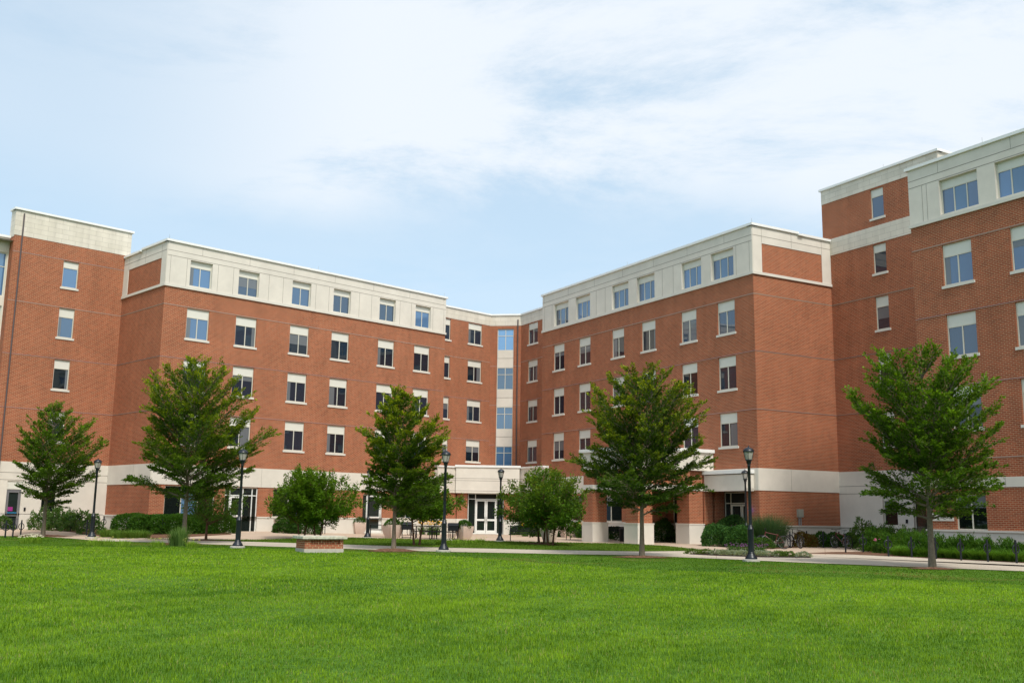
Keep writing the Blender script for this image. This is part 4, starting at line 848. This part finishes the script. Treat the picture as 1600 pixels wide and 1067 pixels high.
# juniper mass on the right: overlapping plants
jl=['juniper nearest the pink flowers','juniper behind the second post of the long row','juniper left of the rightmost tree trunk','juniper behind the trunk of the rightmost tree','juniper just right of the rightmost tree trunk','juniper below the ground floor window','juniper behind the last but one post','juniper at the right edge of the picture','tall juniper against the stair tower wall','tall juniper below the narrow tower window','juniper behind, below the wall vent panel']
jp=[(1370,862,.95,1.25),(1396,864.5,1.05,1.2),(1423,867.5,1.0,1.2),(1452,870.3,1.0,1.1),(1482,871.6,1.0,1.08),(1513,873,1.0,1.08),(1552,875,1.0,1.0),(1592,877,1.05,.98),(1378,859,1.0,1.5),(1402,861,1.0,1.45),(1432,866,.9,1.3)]
def juniper(c,r_,h,label,seed):
    r=np.random.default_rng(seed); root=empty('juniper',c,label,'juniper',group='spreading junipers along the right-hand block'); PP=[];DD=[];TT=[]
    for k in range(90):
        a=r.uniform(0,6.283); el=r.uniform(.12,1.25); L_=r.uniform(.6,1.0); d=np.array([math.cos(a)*math.cos(el)*r_,math.sin(a)*math.cos(el)*r_,math.sin(el)*h]); m=60; s=r.random(m)**.6
        cv=d*s[:,None]*L_; cv[:,2]-= .18*h*s**3; cv+=r.normal(0,.055,(m,3)); cv[:,2]=np.maximum(cv[:,2],.03); PP.append(cv); dn=d/np.linalg.norm(d); DD.append(dn+r.normal(0,.45,(m,3))+np.array([0,0,.2])); TT.append(np.clip(s-.75,0,1)*3*r.random(m))
    P_=np.concatenate(PP); n=len(P_); col=tcol(r,n,(.022,.075,.008),(.075,.19,.014),np.clip(np.concatenate(TT),0,1),(.10,.20,.02))
    me=leaf_mesh('foliage',P_,np.concatenate(DD),r.normal(0,1,(n,3)),.13*r.uniform(.7,1.3,n),.035*r.uniform(.7,1.3,n),col); o=bpy.data.objects.new('foliage',me); COL.objects.link(o); o.parent=root
    st=MB()
    for k in range(4): a=k*1.6; st.tube([Vector((0,0,-.03)),Vector((math.cos(a)*r_*.4,math.sin(a)*r_*.4,h*.5))],[.02,.006],5)
    st.build('stem',M['bark'],root,local=True)
for i,(x,y,r_,h) in enumerate(jp): juniper(gg(x,y),r_*1.08,h*1.22,jl[i],150+i)
gx=[1408,1425,1443,1473,1491,1509,1528,1547,1566,1585,1600]
gl_=['bright grass tuft at the left end of the row along the right walk','bright grass tuft beside the second post of the long row','bright grass tuft just left of the rightmost tree trunk','bright grass tuft just right of the rightmost tree trunk','bright grass tuft left of the post beyond the tree','bright grass tuft right of the post beyond the tree','bright grass tuft below the ground floor window','bright grass tuft left of the last but one post','bright grass tuft right of the last but one post','bright grass tuft behind the last post','bright grass tuft cut by the right edge of the picture']
for i,x in enumerate(gx): tussock('ornamental_grass',gg(x,868.5+(x-1408)*.052),.5,.52,gl_[i],170+i,group='grass tufts along the right walk',n=900,w=.014,lean=1.2,col0=(.08,.19,.02),col1=(.18,.36,.05))
# flowers
def flower_plant(name,c,r_,h,label,seed,cat,fcol,n=26,fs=.05,leafc=((.04,.1,.02),(.1,.2,.04)),nb=160,group=None,lean=.7):
    r=np.random.default_rng(seed); root=tussock(name,c,r_,h*.85,label,seed,cat=cat,group=group,n=nb,col0=leafc[0],col1=leafc[1],w=.022,lean=lean)
    mb=MB()
    for k in range(n):
        a=r.uniform(0,6.283); q=math.sqrt(r.random())*r_; z=h*r.uniform(.75,1.05); x,y=q*math.cos(a),q*math.sin(a)
        for j in range(5):
            b_=j*1.257+a; mb.add([(x,y,z),(x+fs*math.cos(b_-.45),y+fs*math.sin(b_-.45),z+.012),(x+fs*1.3*math.cos(b_),y+fs*1.3*math.sin(b_),z-.005),(x+fs*math.cos(b_+.45),y+fs*math.sin(b_+.45),z+.012)],[[0,1,2,3]])
        mb.box(x-fs*.25,x+fs*.25,y-fs*.25,y+fs*.25,z-.01,z+fs*.4)
    key='petal_%d_%d_%d'%tuple(int(v*100) for v in fcol)
    if key not in M: M[key]=mat(key,fcol,.7,.2)
    mb.build('blossoms',M[key],root,local=True); return root
flower_plant('coneflower',gg(1371,864),.26,.62,'pink coneflowers standing before the junipers',190,'flower',(.75,.22,.38),n=7,fs=.045,nb=150)
WF=[(40,849,.35,'white wildflower patch nearest the left edge of the picture'),(50,846,.35,'white wildflower patch before the pale trunked tree'),(58,848.5,.3,'white wildflower patch right of the other white ones'),(146,852,.45,'low leafy weed patch at the foot of the far left lamp'),(165,851.5,.5,'low leafy weed patch right of the far left lamp'),(190,853,.5,'leafy weed patch with tiny pale flowers mid border'),(245,854,.4,'weed patch left of the tall upright clump'),(300,855,.4,'weed patch right of the tall upright clump'),(462,846,.25,'white flowers hugging the left side of the low brick wall'),(688,851,.35,'white flowers behind the lamp post by the picnic tables'),(697,852.5,.3,'white flowers at the foot of the lamp post by the picnic tables'),(715,850,.4,'leafy wildflowers right of the lamp post by the picnic tables'),(735,850.5,.4,'leafy wildflowers before the main entrance steps'),(750,849,.35,'sparse wildflowers nearest the entrance lamp')]
for i,(x,y,r_,lb) in enumerate(WF): flower_plant('wildflower_patch',gg(x,y),r_,.34,lb,200+i,'wildflowers',(.72,.66,.48) if i in (0,1,2,8,9,10) else (.55,.5,.12),n=34 if i in (0,1,2,9,10) else 9,fs=.03,nb=130,group='wildflowers in the border',leafc=((.13,.25,.02),(.28,.42,.05)))
for i,(x,y) in enumerate([(660,835),(672,836),(682,836),(820,838),(832,838),(842,838.5),(905,840),(915,840)]): flower_plant('yellow_lily',gg(x,y),.35,.95,['yellow lilies behind the left picnic table','yellow lilies behind the middle of the picnic tables','yellow lilies left of the lamp post','yellow lilies behind the bench, left clump','yellow lilies behind the bench, middle clump','yellow lilies behind the bench, right clump','yellow lilies between the planters and the portico','yellow lilies beside the first portico pier'][i],220+i,'flowers',(.90,.55,.01),n=30,fs=.085,nb=150,group='yellow flowers by the seats')
fx=[(1082,865.6,'g'),(1103,866.2,'g'),(1120,866.8,'s'),(1134,867.4,'s'),(1148,867.9,'s'),(1143,864.5,'p'),(1155,865,'p'),(1168,865.8,'p'),(1182,866,'p'),(1160,868.4,'s'),(1186,869,'s'),(1203,869.4,'s'),(1190,867,'p'),(1218,869.6,'g'),(1232,869.8,'g'),(1255,870.4,'s')]
nm={'g':('low green bedding plant','bedding plant'),'s':('silvery leaved bedding plant','bedding plant'),'p':('purple spiked flower','flower')}
wh=['at the left tip of the flower bed','second from the left tip of the flower bed','third from the left tip of the flower bed','left of the purple flowers','just before the purple flowers','at the left of the purple group','second in the purple group','in the purple group left of the lamp post','in the purple group right of the lamp post','at the left foot of the lamp post','right of the lamp post','second right of the lamp post','at the right end of the purple group','near the right end of the flower bed','second from the right end of the flower bed','at the right tip of the flower bed']
for i,(x,y,k) in enumerate(fx):
    lab=nm[k][0]+' '+wh[i]
    if k=='p': flower_plant('purple_flower',gg(x,y),.28,.42,lab,240+i,'flower',(.34,.10,.34),n=15,fs=.022,nb=150,group='purple flowers in the bed',lean=.4)
    else: shrub('bedding_plant',gg(x,y),.30,.20,.19,lab,240+i,cat='bedding plant',group='bedding plants in the flower bed',n=420,leaf=(.07,.045),base=(.22,.27,.18) if k=='s' else (.07,.14,.03),light=(.40,.46,.34) if k=='s' else (.16,.25,.05),tip=(.5,.55,.42) if k=='s' else (.25,.25,.06))
# ================================================================ street furniture
def make_lamp(loc,label):
    r=empty('street_lamp',loc,label,'street lamp','black street lamps on the green')
    f=MB(); f.lathe([(.30,-.15),(.30,.07),(.28,.085)],28); f.build('footing',M['conc'],r,local=True,smooth=True)
    b=MB(); b.lathe([(.21,.085),(.21,.13),(.195,.16),(.17,.20),(.135,.25),(.12,.28),(.125,.30),(.115,.32)],20); b.lathe([(.105,.30),(.105,1.08),(.112,1.10),(.112,1.13),(.095,1.15),(.08,1.22),(.062,1.26)],12); b.build('base',M['lamp'],r,local=True,smooth=True)
    p=MB(); p.lathe([(.060,1.2),(.050,3.30),(.058,3.31),(.058,3.36),(.05,3.38)],14); p.lathe([(.05,3.36),(.085,3.44),(.09,3.50),(.11,3.53)],16); 
    p.build('post',M['lamp'],r,local=True,smooth=True)
    g=MB(); g.lathe([(.10,3.53),(.115,3.58),(.165,3.82),(.165,3.83)],20); g.build('lantern_glass',M['lampglass'],r,local=True,smooth=True)
    k=MB()
    for i in range(4):
        a=i*math.pi/2+.5; k.tube([(.112*math.cos(a),.112*math.sin(a),3.53),(.178*math.cos(a),.178*math.sin(a),3.84)],.009,5)
    k.lathe([(.10,3.515),(.125,3.52),(.125,3.55),(.10,3.555)],20); k.build('lantern_frame',M['lamp'],r,local=True)
    c=MB(); c.lathe([(.19,3.82),(.20,3.835),(.195,3.87),(.16,3.925),(.10,3.965),(.045,3.985),(.02,4.0),(.022,4.02),(.012,4.04),(.004,4.07)],24); c.build('lantern_cap',M['lamp'],r,local=True,smooth=True)
    return r
LAMPS=[((143,841),'lamp post at the far left beside the grass tufts, tree behind it'),((371,856),'lamp post before the glass doorway of the left wing'),((693,862),'lamp post beside the tree with the mulch ring, before picnic tables'),((781,846.5),'lamp post right before the main entrance doors'),((1174,877),'nearest and largest looking lamp post, at the flower bed'),((1167,854.5),'lamp post hidden just behind the nearest one'),((574,841),'lamp post right of the two small round trees'),((571,832.5),'more distant lamp post peeping beside another one, left of the tree'),((909,837.5),'distant lamp post at the left of the portico')]
lp=None
for (x,y),lab in LAMPS:
    if lp is None: lp=make_lamp(gg(x,y),lab)
    else:
        q=clone(lp); q.location=gg(x,y); q.rotation_euler=(0,0,random.uniform(0,1.5)); q['label']=lab
def make_rack(loc,rz,label):
    r=empty('bike_rack',loc,label,'bike rack','black post and ring bike racks',rz)
    p=MB(); p.tube([(0,0,-.05),(0,0,.85)],.038,12); p.build('post',M['lamp'],r,local=True,smooth=True)
    t=MB(); t.torus((0,0,.52),.165,.020,'y',30,8); t.build('ring',M['lamp'],r,local=True,smooth=True); return r
RK=[((8.4,833.6),'first ring rack before the grey door, nearest the left edge'),((20,835),'middle ring rack of the three before the grey door'),((32,836.7),'third ring rack before the grey door'),((98,828.8),'first of five ring racks right of the pale tree trunk'),((109.7,829.8),'second of five ring racks right of the pale tree trunk'),((122,831),'third of five ring racks right of the pale tree trunk'),((135,832.2),'ring rack just left of the far left lamp post'),((161,829),'ring rack just right of the far left lamp post'),((252.5,832.8),'ring rack before the hedge, left of the tallest tree trunk'),((311.5,832.8),'ring rack before the hedge beside the thin young tree'),((339.5,833),'ring rack before the right end of the hedge'),
((1208.5,853),'ring rack holding the red bicycle'),((1234.9,856.3),'ring rack holding the dark bicycle'),((1261,853.5),'ring rack right behind the dark bicycle'),((1286.7,855.4),'free ring rack between the dark bicycle and the upright bicycle'),((1311.7,854.6),'ring rack behind the bicycle seen end on'),((1321.5,863.5),'front ring rack before the bicycle seen end on'),((1336,854.4),'ring rack right of the bicycle seen end on'),((1349,863),'front ring rack nearest the pink flowers'),
((1388.5,869.5),'first post of the long row along the right walk'),((1425,871),'second post of the long row, left of the rightmost tree'),((1462.8,873.5),'post just behind the trunk of the rightmost tree'),((1502,875.8),'first post right of the rightmost tree trunk'),((1544,878),'last but one post of the long row'),((1588.8,880.2),'last post of the long row at the right edge')]
rk=None; arcs=[]
for i,((x,y),lab) in enumerate(RK):
    rz=random.uniform(-.3,.3)+(.25 if x>1380 else 0)
    if rk is None: rk=make_rack(gg(x,y),rz,lab)
    else: q=clone(rk); q.location=gg(x,y); q.rotation_euler=(0,0,rz); q['label']=lab
# low brick wall seat
c=gg(502,852.5); W0=empty('low_brick_wall',Vector((c.x,c.y,0)),'low brick seat wall with weathered stone cap at the lawn edge','wall',rz=rad(28))
corner=gp(475,863.5); ang=rad(28); ux=Vector((math.cos(ang),math.sin(ang),0)); uy=Vector((-math.sin(ang),math.cos(ang),0)); W0.location=corner
fl=lambda x0,x1,y0,y1,z0,z1: (x0,x1,y0,y1,z0,z1)
WD,DP=1.52,1.15
b=MB(); b.box(0,WD,0,DP,-.05,.14); b.build('footing',M['conc'],W0,local=True,bevel=.01)
b=MB(); b.box(.02,WD-.02,.02,DP-.02,.14,.30); b.box(.02,.24,.02,DP-.02,.30,.50); b.box(WD-.16,WD-.02,.02,DP-.02,.30,.50); b.box(.24,WD-.16,.10,DP-.10,.30,.50); b.build('brick_body',M['brick_near'],W0,local=True)
sl=MB()
x=.27
while x<WD-.2: sl.box(x,x+.035,.025,.10,.31,.495); sl.box(x,x+.035,DP-.10,DP-.03,.31,.495); x+=.062
sl.build('upright_brick_course',M['brick_near'],W0,local=True)
b=MB(); b.box(-.10,WD+.10,-.10,DP+.10,.50,.605); b.build('stone_cap',M['cap'],W0,local=True,bevel=.012)
# planters
def make_planter(loc,rz,w,h,label,seed,plant=True):
    r=empty('planter',loc,label,'planter','tapered concrete planters on the plaza',rz)
    m=MB(); n=8; wt=.06
    def ring(k,inner=False):
        f=k/n; s=(w*.5)*(.60+.40*math.sin(f*math.pi/2)**1.0)-(wt if inner else 0); z=h*f
        return [(-s,-s,z),(s,-s,z),(s,s,z),(-s,s,z)]
    vs=[]; 
    for k in range(n+1): vs+=ring(k)
    vs+=[(x,y,h) for x,y,_ in ring(n,True)]+[(x*.95,y*.95,h*.82) for x,y,_ in ring(n,True)]
    fs=[[k*4+i,k*4+(i+1)%4,(k+1)*4+(i+1)%4,(k+1)*4+i] for k in range(n+2) for i in range(4)]+[[3,2,1,0]]
    m.add(vs,fs); m.build('pot',M['planter'],r,local=True)
    s=w*.5-wt; q=MB(); q.box(-s*.92,s*.92,-s*.92,s*.92,h*.78,h*.86); q.build('soil',M['soil'],r,local=True)
    if plant:
        t=shrub('tmp',Vector((0,0,0)),w*.50,w*.50,.42,'x',seed,n=900,leaf=(.09,.06),light=(.09,.22,.02))
        fo=[c for c in t.children if c.name.startswith('foliage')][0]; fo.parent=r; fo.location=(0,0,h*.86)
        for c_ in list(t.children): bpy.data.objects.remove(c_)
        bpy.data.objects.remove(t)
    return r
PL=[((444,831.5),.7,1.05,.80,'planter below the left end of the two small round trees'),((519,831.5),.5,1.15,.80,'planter below the right end of the two small round trees'),((592,832.5),.3,1.1,.85,'planter behind the first picnic table'),((613,840.5),.75,.98,.80,'planter directly behind the trunk of the mulch ringed tree'),((725,843.5),.75,.80,.80,'planter with bright green plant left of the entrance doors'),((858,847.5),.75,.72,.85,'planter beside the trunks of the yellowish trees'),((886,839.5),.4,.95,.85,'planter left of the first portico pier'),((560,834),.5,.9,.8,'planter half hidden behind the lamp post and small tree')]
for i,((x,y),rz,w,h,lab) in enumerate(PL): make_planter(gg(x,y),rz,w,h,lab,300+i)
# black metal boxes on thin legs
def make_box(loc,rz,label):
    r=empty('waste_box',loc,label,'waste bin','black metal boxes on thin legs',rz)
    a=MB(); a.box(-.30,.30,-.22,.22,.52,.80); a.build('body',M['black'],r,local=True,bevel=.02)
    a=MB(); a.add([(-.32,-.26,.80),(.32,-.26,.80),(.32,.26,.80),(-.32,.26,.80),(-.32,-.12,.96),(.32,-.12,.96),(.32,.18,.98),(-.32,.18,.98)],[[0,3,2,1],[4,5,6,7],[0,1,5,4],[1,2,6,5],[2,3,7,6],[3,0,4,7]]); a.build('hood',M['black'],r,local=True,bevel=.015)
    for x in (-.26,.26):
        for y in (-.17,.17): l=MB(); l.tube([(x,y,0),(x,y,.53)],.016,6); l.build('leg',M['black'],r,local=True)
    a=MB(); a.tube([(-.26,-.17,.08),(.26,-.17,.08)],.012,6); a.tube([(-.26,.17,.08),(.26,.17,.08)],.012,6); a.build('stretcher',M['black'],r,local=True)
    return r
w=make_box(gg(635,841),.15,'black hooded metal box between the tree trunk and the picnic tables'); q=clone(w); q.location=gg(708,843.5); q.rotation_euler=(0,0,-.1); q['label']='black hooded metal box beside the bright green planter'
# picnic tables with looped tube legs
def make_picnic(loc,rz,label):
    r=empty('picnic_table',loc,label,'picnic table','black metal picnic tables',rz)
    a=MB(); a.box(-.9,.9,-.38,.38,.72,.76); a.build('table_top',M['black'],r,local=True,bevel=.01)
    for y in (-.72,.72): a=MB(); a.box(-.9,.9,y-.14,y+.14,.43,.46); a.build('seat',M['black'],r,local=True,bevel=.01)
    for x in (-.62,.62):
        a=MB(); a.tube([(x,-.18,.02),(x,-.18,.73)],.025,8); a.tube([(x,.18,.02),(x,.18,.73)],.025,8)
        pts=[(x,0,.02)]+[(x,-(.62+.22*math.sin(t)),.24-.22*math.cos(t)) for t in [i*math.pi/8 for i in range(9)]]; pts2=[(p[0],-p[1],p[2]) for p in pts]
        a.tube(pts,.022,8); a.tube(pts2,.022,8); a.tube([(x,-.66,.44),(x,.66,.44)],.018,6); a.build('leg',M['black'],r,local=True,smooth=True)
    return r
t=make_picnic(gg(594,838.5),.15,'black picnic table nearest the lamp pair, left of the tree')
q=clone(t); q.location=gg(666,841); q.rotation_euler=(0,0,.05); q['label']='black picnic table behind the small reddish trunked tree'
q=clone(t); q.location=gg(691,842.5); q.rotation_euler=(0,0,-.1); q['label']='black picnic table behind the lamp post'
q=clone(t); q.location=gg(628,836); q.rotation_euler=(0,0,.4); q['label']='black picnic table behind the planter and tree trunk'
def make_bench(loc,rz,label,back=True):
    r=empty('bench',loc,label,'bench','black metal benches',rz)
    a=MB()
    for i in range(5): a.box(-.85,.85,-.22+i*.09,-.15+i*.09,.43,.455)
    a.build('seat',M['black'],r,local=True)
    if back:
        a=MB()
        for i in range(4): a.box(-.85,.85,.24+i*.015,.262+i*.015,.52+i*.09,.59+i*.09)
        a.build('backrest',M['black'],r,local=True)
    for x in (-.8,.8):
        a=MB(); a.tube([(x,-.22,0),(x,-.20,.43),(x,.22,.43),(x,.26,0)],.025,8)
        if back: a.tube([(x,.22,.43),(x,.31,.90)],.022,8); a.tube([(x,-.2,.43),(x,-.22,.64),(x,.24,.66)],.02,8)
        a.build('leg',M['black'],r,local=True,smooth=True)
    return r
bn=make_bench(gg(819,845),.0,'black metal bench before the yellow flowers, right of the entrance lamp')
for (x,y),rz,lab in (((962,845),.3,'black metal bench between the first two portico piers'),((905,843),.5,'black metal bench just left of the first portico pier')):
    q=clone(bn); q.location=gg(x,y); q.rotation_euler=(0,0,rz); q['label']=lab
q=clone(bn); q.location=gg(487,833.5); q.rotation_euler=(0,0,.5); q['label']='dark bench half hidden between the trunks of the two small round trees'
bn2=MB(); # litter bin under the portico
lb=empty('litter_bin',gg(974,846),'dark litter bin standing against the second portico pier','litter bin'); bn2.lathe([(.20,0),(.23,.02),(.25,.7),(.26,.74),(.2,.80),(.12,.82)],16); bn2.build('body',M['black'],lb,local=True,smooth=True); o_=MB(); o_.lathe([(.27,.70),(.28,.72),(.27,.75)],16); o_.build('rim',M['black'],lb,local=True)
# bicycles
def make_bike(loc,rz,label,frame='red',lean=0,acc='chrome'):
    r=empty('bicycle',loc,label,'bicycle',None,rz); r.rotation_euler=(lean,0,rz)
    R_=.335; wb=1.06; bk_=Vector((-.5,0,R_)); ft=Vector((.56,0,R_))
    for nm,c in (('rear',bk_),('front',ft)):
        w=MB(); w.torus(c,R_-.02,.022,'y',32,8); wo=w.build('wheel',M['rubber'],r,local=True,smooth=True)
        s=MB(); s.torus(c,R_-.043,.007,'y',32,6); s.tube([c+Vector((0,-.05,0)),c+Vector((0,.05,0))],.02,8)
        for k in range(16): a=k*math.pi/8; s.tube([c+Vector((0,.02*(-1)**k,0)),c+Vector((math.cos(a)*(R_-.05),0,math.sin(a)*(R_-.05)))],.0022,3,cap=False)
        so=s.build('rim',M['chrome'],r,local=True,smooth=True); so.parent=wo
    bb=Vector((-.07,0,.28)); stp=Vector((-.22,0,.74)); hd=Vector((.38,0,.80)); hb_=Vector((.42,0,.66))
    f=MB(); f.tube([bb,stp],.017,8); f.tube([bb,hb_],.021,8); f.tube([stp-Vector((-.02,0,.06)),hd],.018,8); f.tube([hd+Vector((-.01,0,.04)),hb_-Vector((0,0,.04))],.021,8)
    for y in (-.05,.05): f.tube([bk_+Vector((0,y,0)),bb+Vector((0,y*.4,0))],.010,6); f.tube([bk_+Vector((0,y,0)),stp-Vector((0,-y*.3,.05))],.009,6)
    f.build('frame',M[frame],r,local=True,smooth=True)
    k=MB()
    for y in (-.055,.055): k.tube([ft+Vector((0,y,0)),ft+Vector((-.05,y,.26)),hb_+Vector((.01,y*.5,-.03))],.013,6)
    k.build('fork',M[acc],r,local=True,smooth=True)
    h=MB(); h.tube([hd,hd+Vector((-.02,0,.14)),hd+Vector((.05,0,.17))],.014,6); h.tube([hd+Vector((-.02,-.29,.19)),hd+Vector((.05,-.12,.17)),hd+Vector((.05,.12,.17)),hd+Vector((-.02,.29,.19))],.013,6)
    for y in (-.29,.29): h.tube([hd+Vector((-.02,y*.75,.185)),hd+Vector((-.03,y*1.05,.192))],.019,6)
    h.build('handlebar',M['black'],r,local=True,smooth=True)
    s=MB(); s.tube([stp,stp+Vector((-.045,0,.15))],.013,6); s.add([(-.40,-.075,.91),(-.40,.075,.91),(-.38,.08,.94),(-.38,-.08,.94),(-.12,.02,.905),(-.12,-.02,.905),(-.12,.02,.925),(-.12,-.02,.925)],[[0,1,2,3],[1,4,6,2],[0,3,7,5],[3,2,6,7],[0,5,4,1],[4,5,7,6]]); s.build('saddle',M['black'],r,local=True,bevel=.008)
    d=MB(); d.lathe([(.09,-.003),(.095,0),(.09,.003)],20)
    for v in d.v: v.x,v.y,v.z=v.x+bb.x,v.z-.06,v.y+bb.z
    d.tube([bb+Vector((0,-.075,0)),bb+Vector((.10,-.085,-.13))],.010,6); d.tube([bb+Vector((0,.075,0)),bb+Vector((-.10,.085,.13))],.010,6); d.box(.07+bb.x,.13+bb.x,-.17,-.09,bb.z-.145,bb.z-.12); d.box(-.13+bb.x,-.07+bb.x,.09,.17,bb.z+.12,bb.z+.145)
    d.build('crankset',M['greymetal'],r,local=True)
    return r
p=(gg(1194,856.6)+gg(1222,857.8))/2
def bike_between(a,b,frame,label,flip=False,acc='chrome'):
    A=gg(*a);B=gg(*b); d=B-A; ang=math.atan2(d.y,d.x)+(math.pi if flip else 0); return make_bike((A+B)/2+Vector((0,0,.012)),ang,label,frame,.05,acc)
bike_between((1195.5,857.2),(1222.5,857.8),'red','red and silver mountain bicycle locked beside the tall ornamental grass',True)
bike_between((1230,855.6),(1257,857.6),'black','dark bicycle leaning at the rack beside the red one',True)
q=make_bike(gg(1316,857)+Vector((0,0,.012)),rad(112),'red and black bicycle seen end on among the racks','red',-.05,'black')
# unseen block added behind the viewer so the lower windows mirror something dark
ob=empty('added_reflection_block',Vector((0,-70,0)),'brick block added unseen behind the viewer for window reflections','building')
OF=Fr(Vector((-70,-62,0)),Vector((1,0,0)),Vector((0,1,0))); bw=MB(); st=MB(); wn=MB()
hol=[(x,x+1.5,z,z+1.9) for x in range(4,136,5) for z in (1.2,5.4,8.7,12.0,15.2)]
panel(bw,OF,0,140,0,15.0,0,[h for h in hol if h[2]<15]); panel(st,OF,0,140,15.0,19.2,.03,[h for h in hol if h[2]>15])
wn.quad(OF(0,-.15,0),OF(140,-.15,0),OF(140,-.15,18),OF(0,-.15,18))
for a,b in ((OF(0,0,0),OF(0,-16,0)),(OF(0,-16,0),OF(140,-16,0)),(OF(140,-16,0),OF(140,0,0))): bw.quad(a,b,b+Vector((0,0,19.2)),a+Vector((0,0,19.2)))
bw.build('brick_wall',M['brick'],ob); st.build('stone_cladding',M['stone'],ob); wn.build('window_glass',M['glass'],ob)
r_=MB(); r_.box(0,140,-16,0,19.0,19.15,fr=lambda a,b,c:OF(a,b,c)); r_.build('roof',M['roof'],ob)
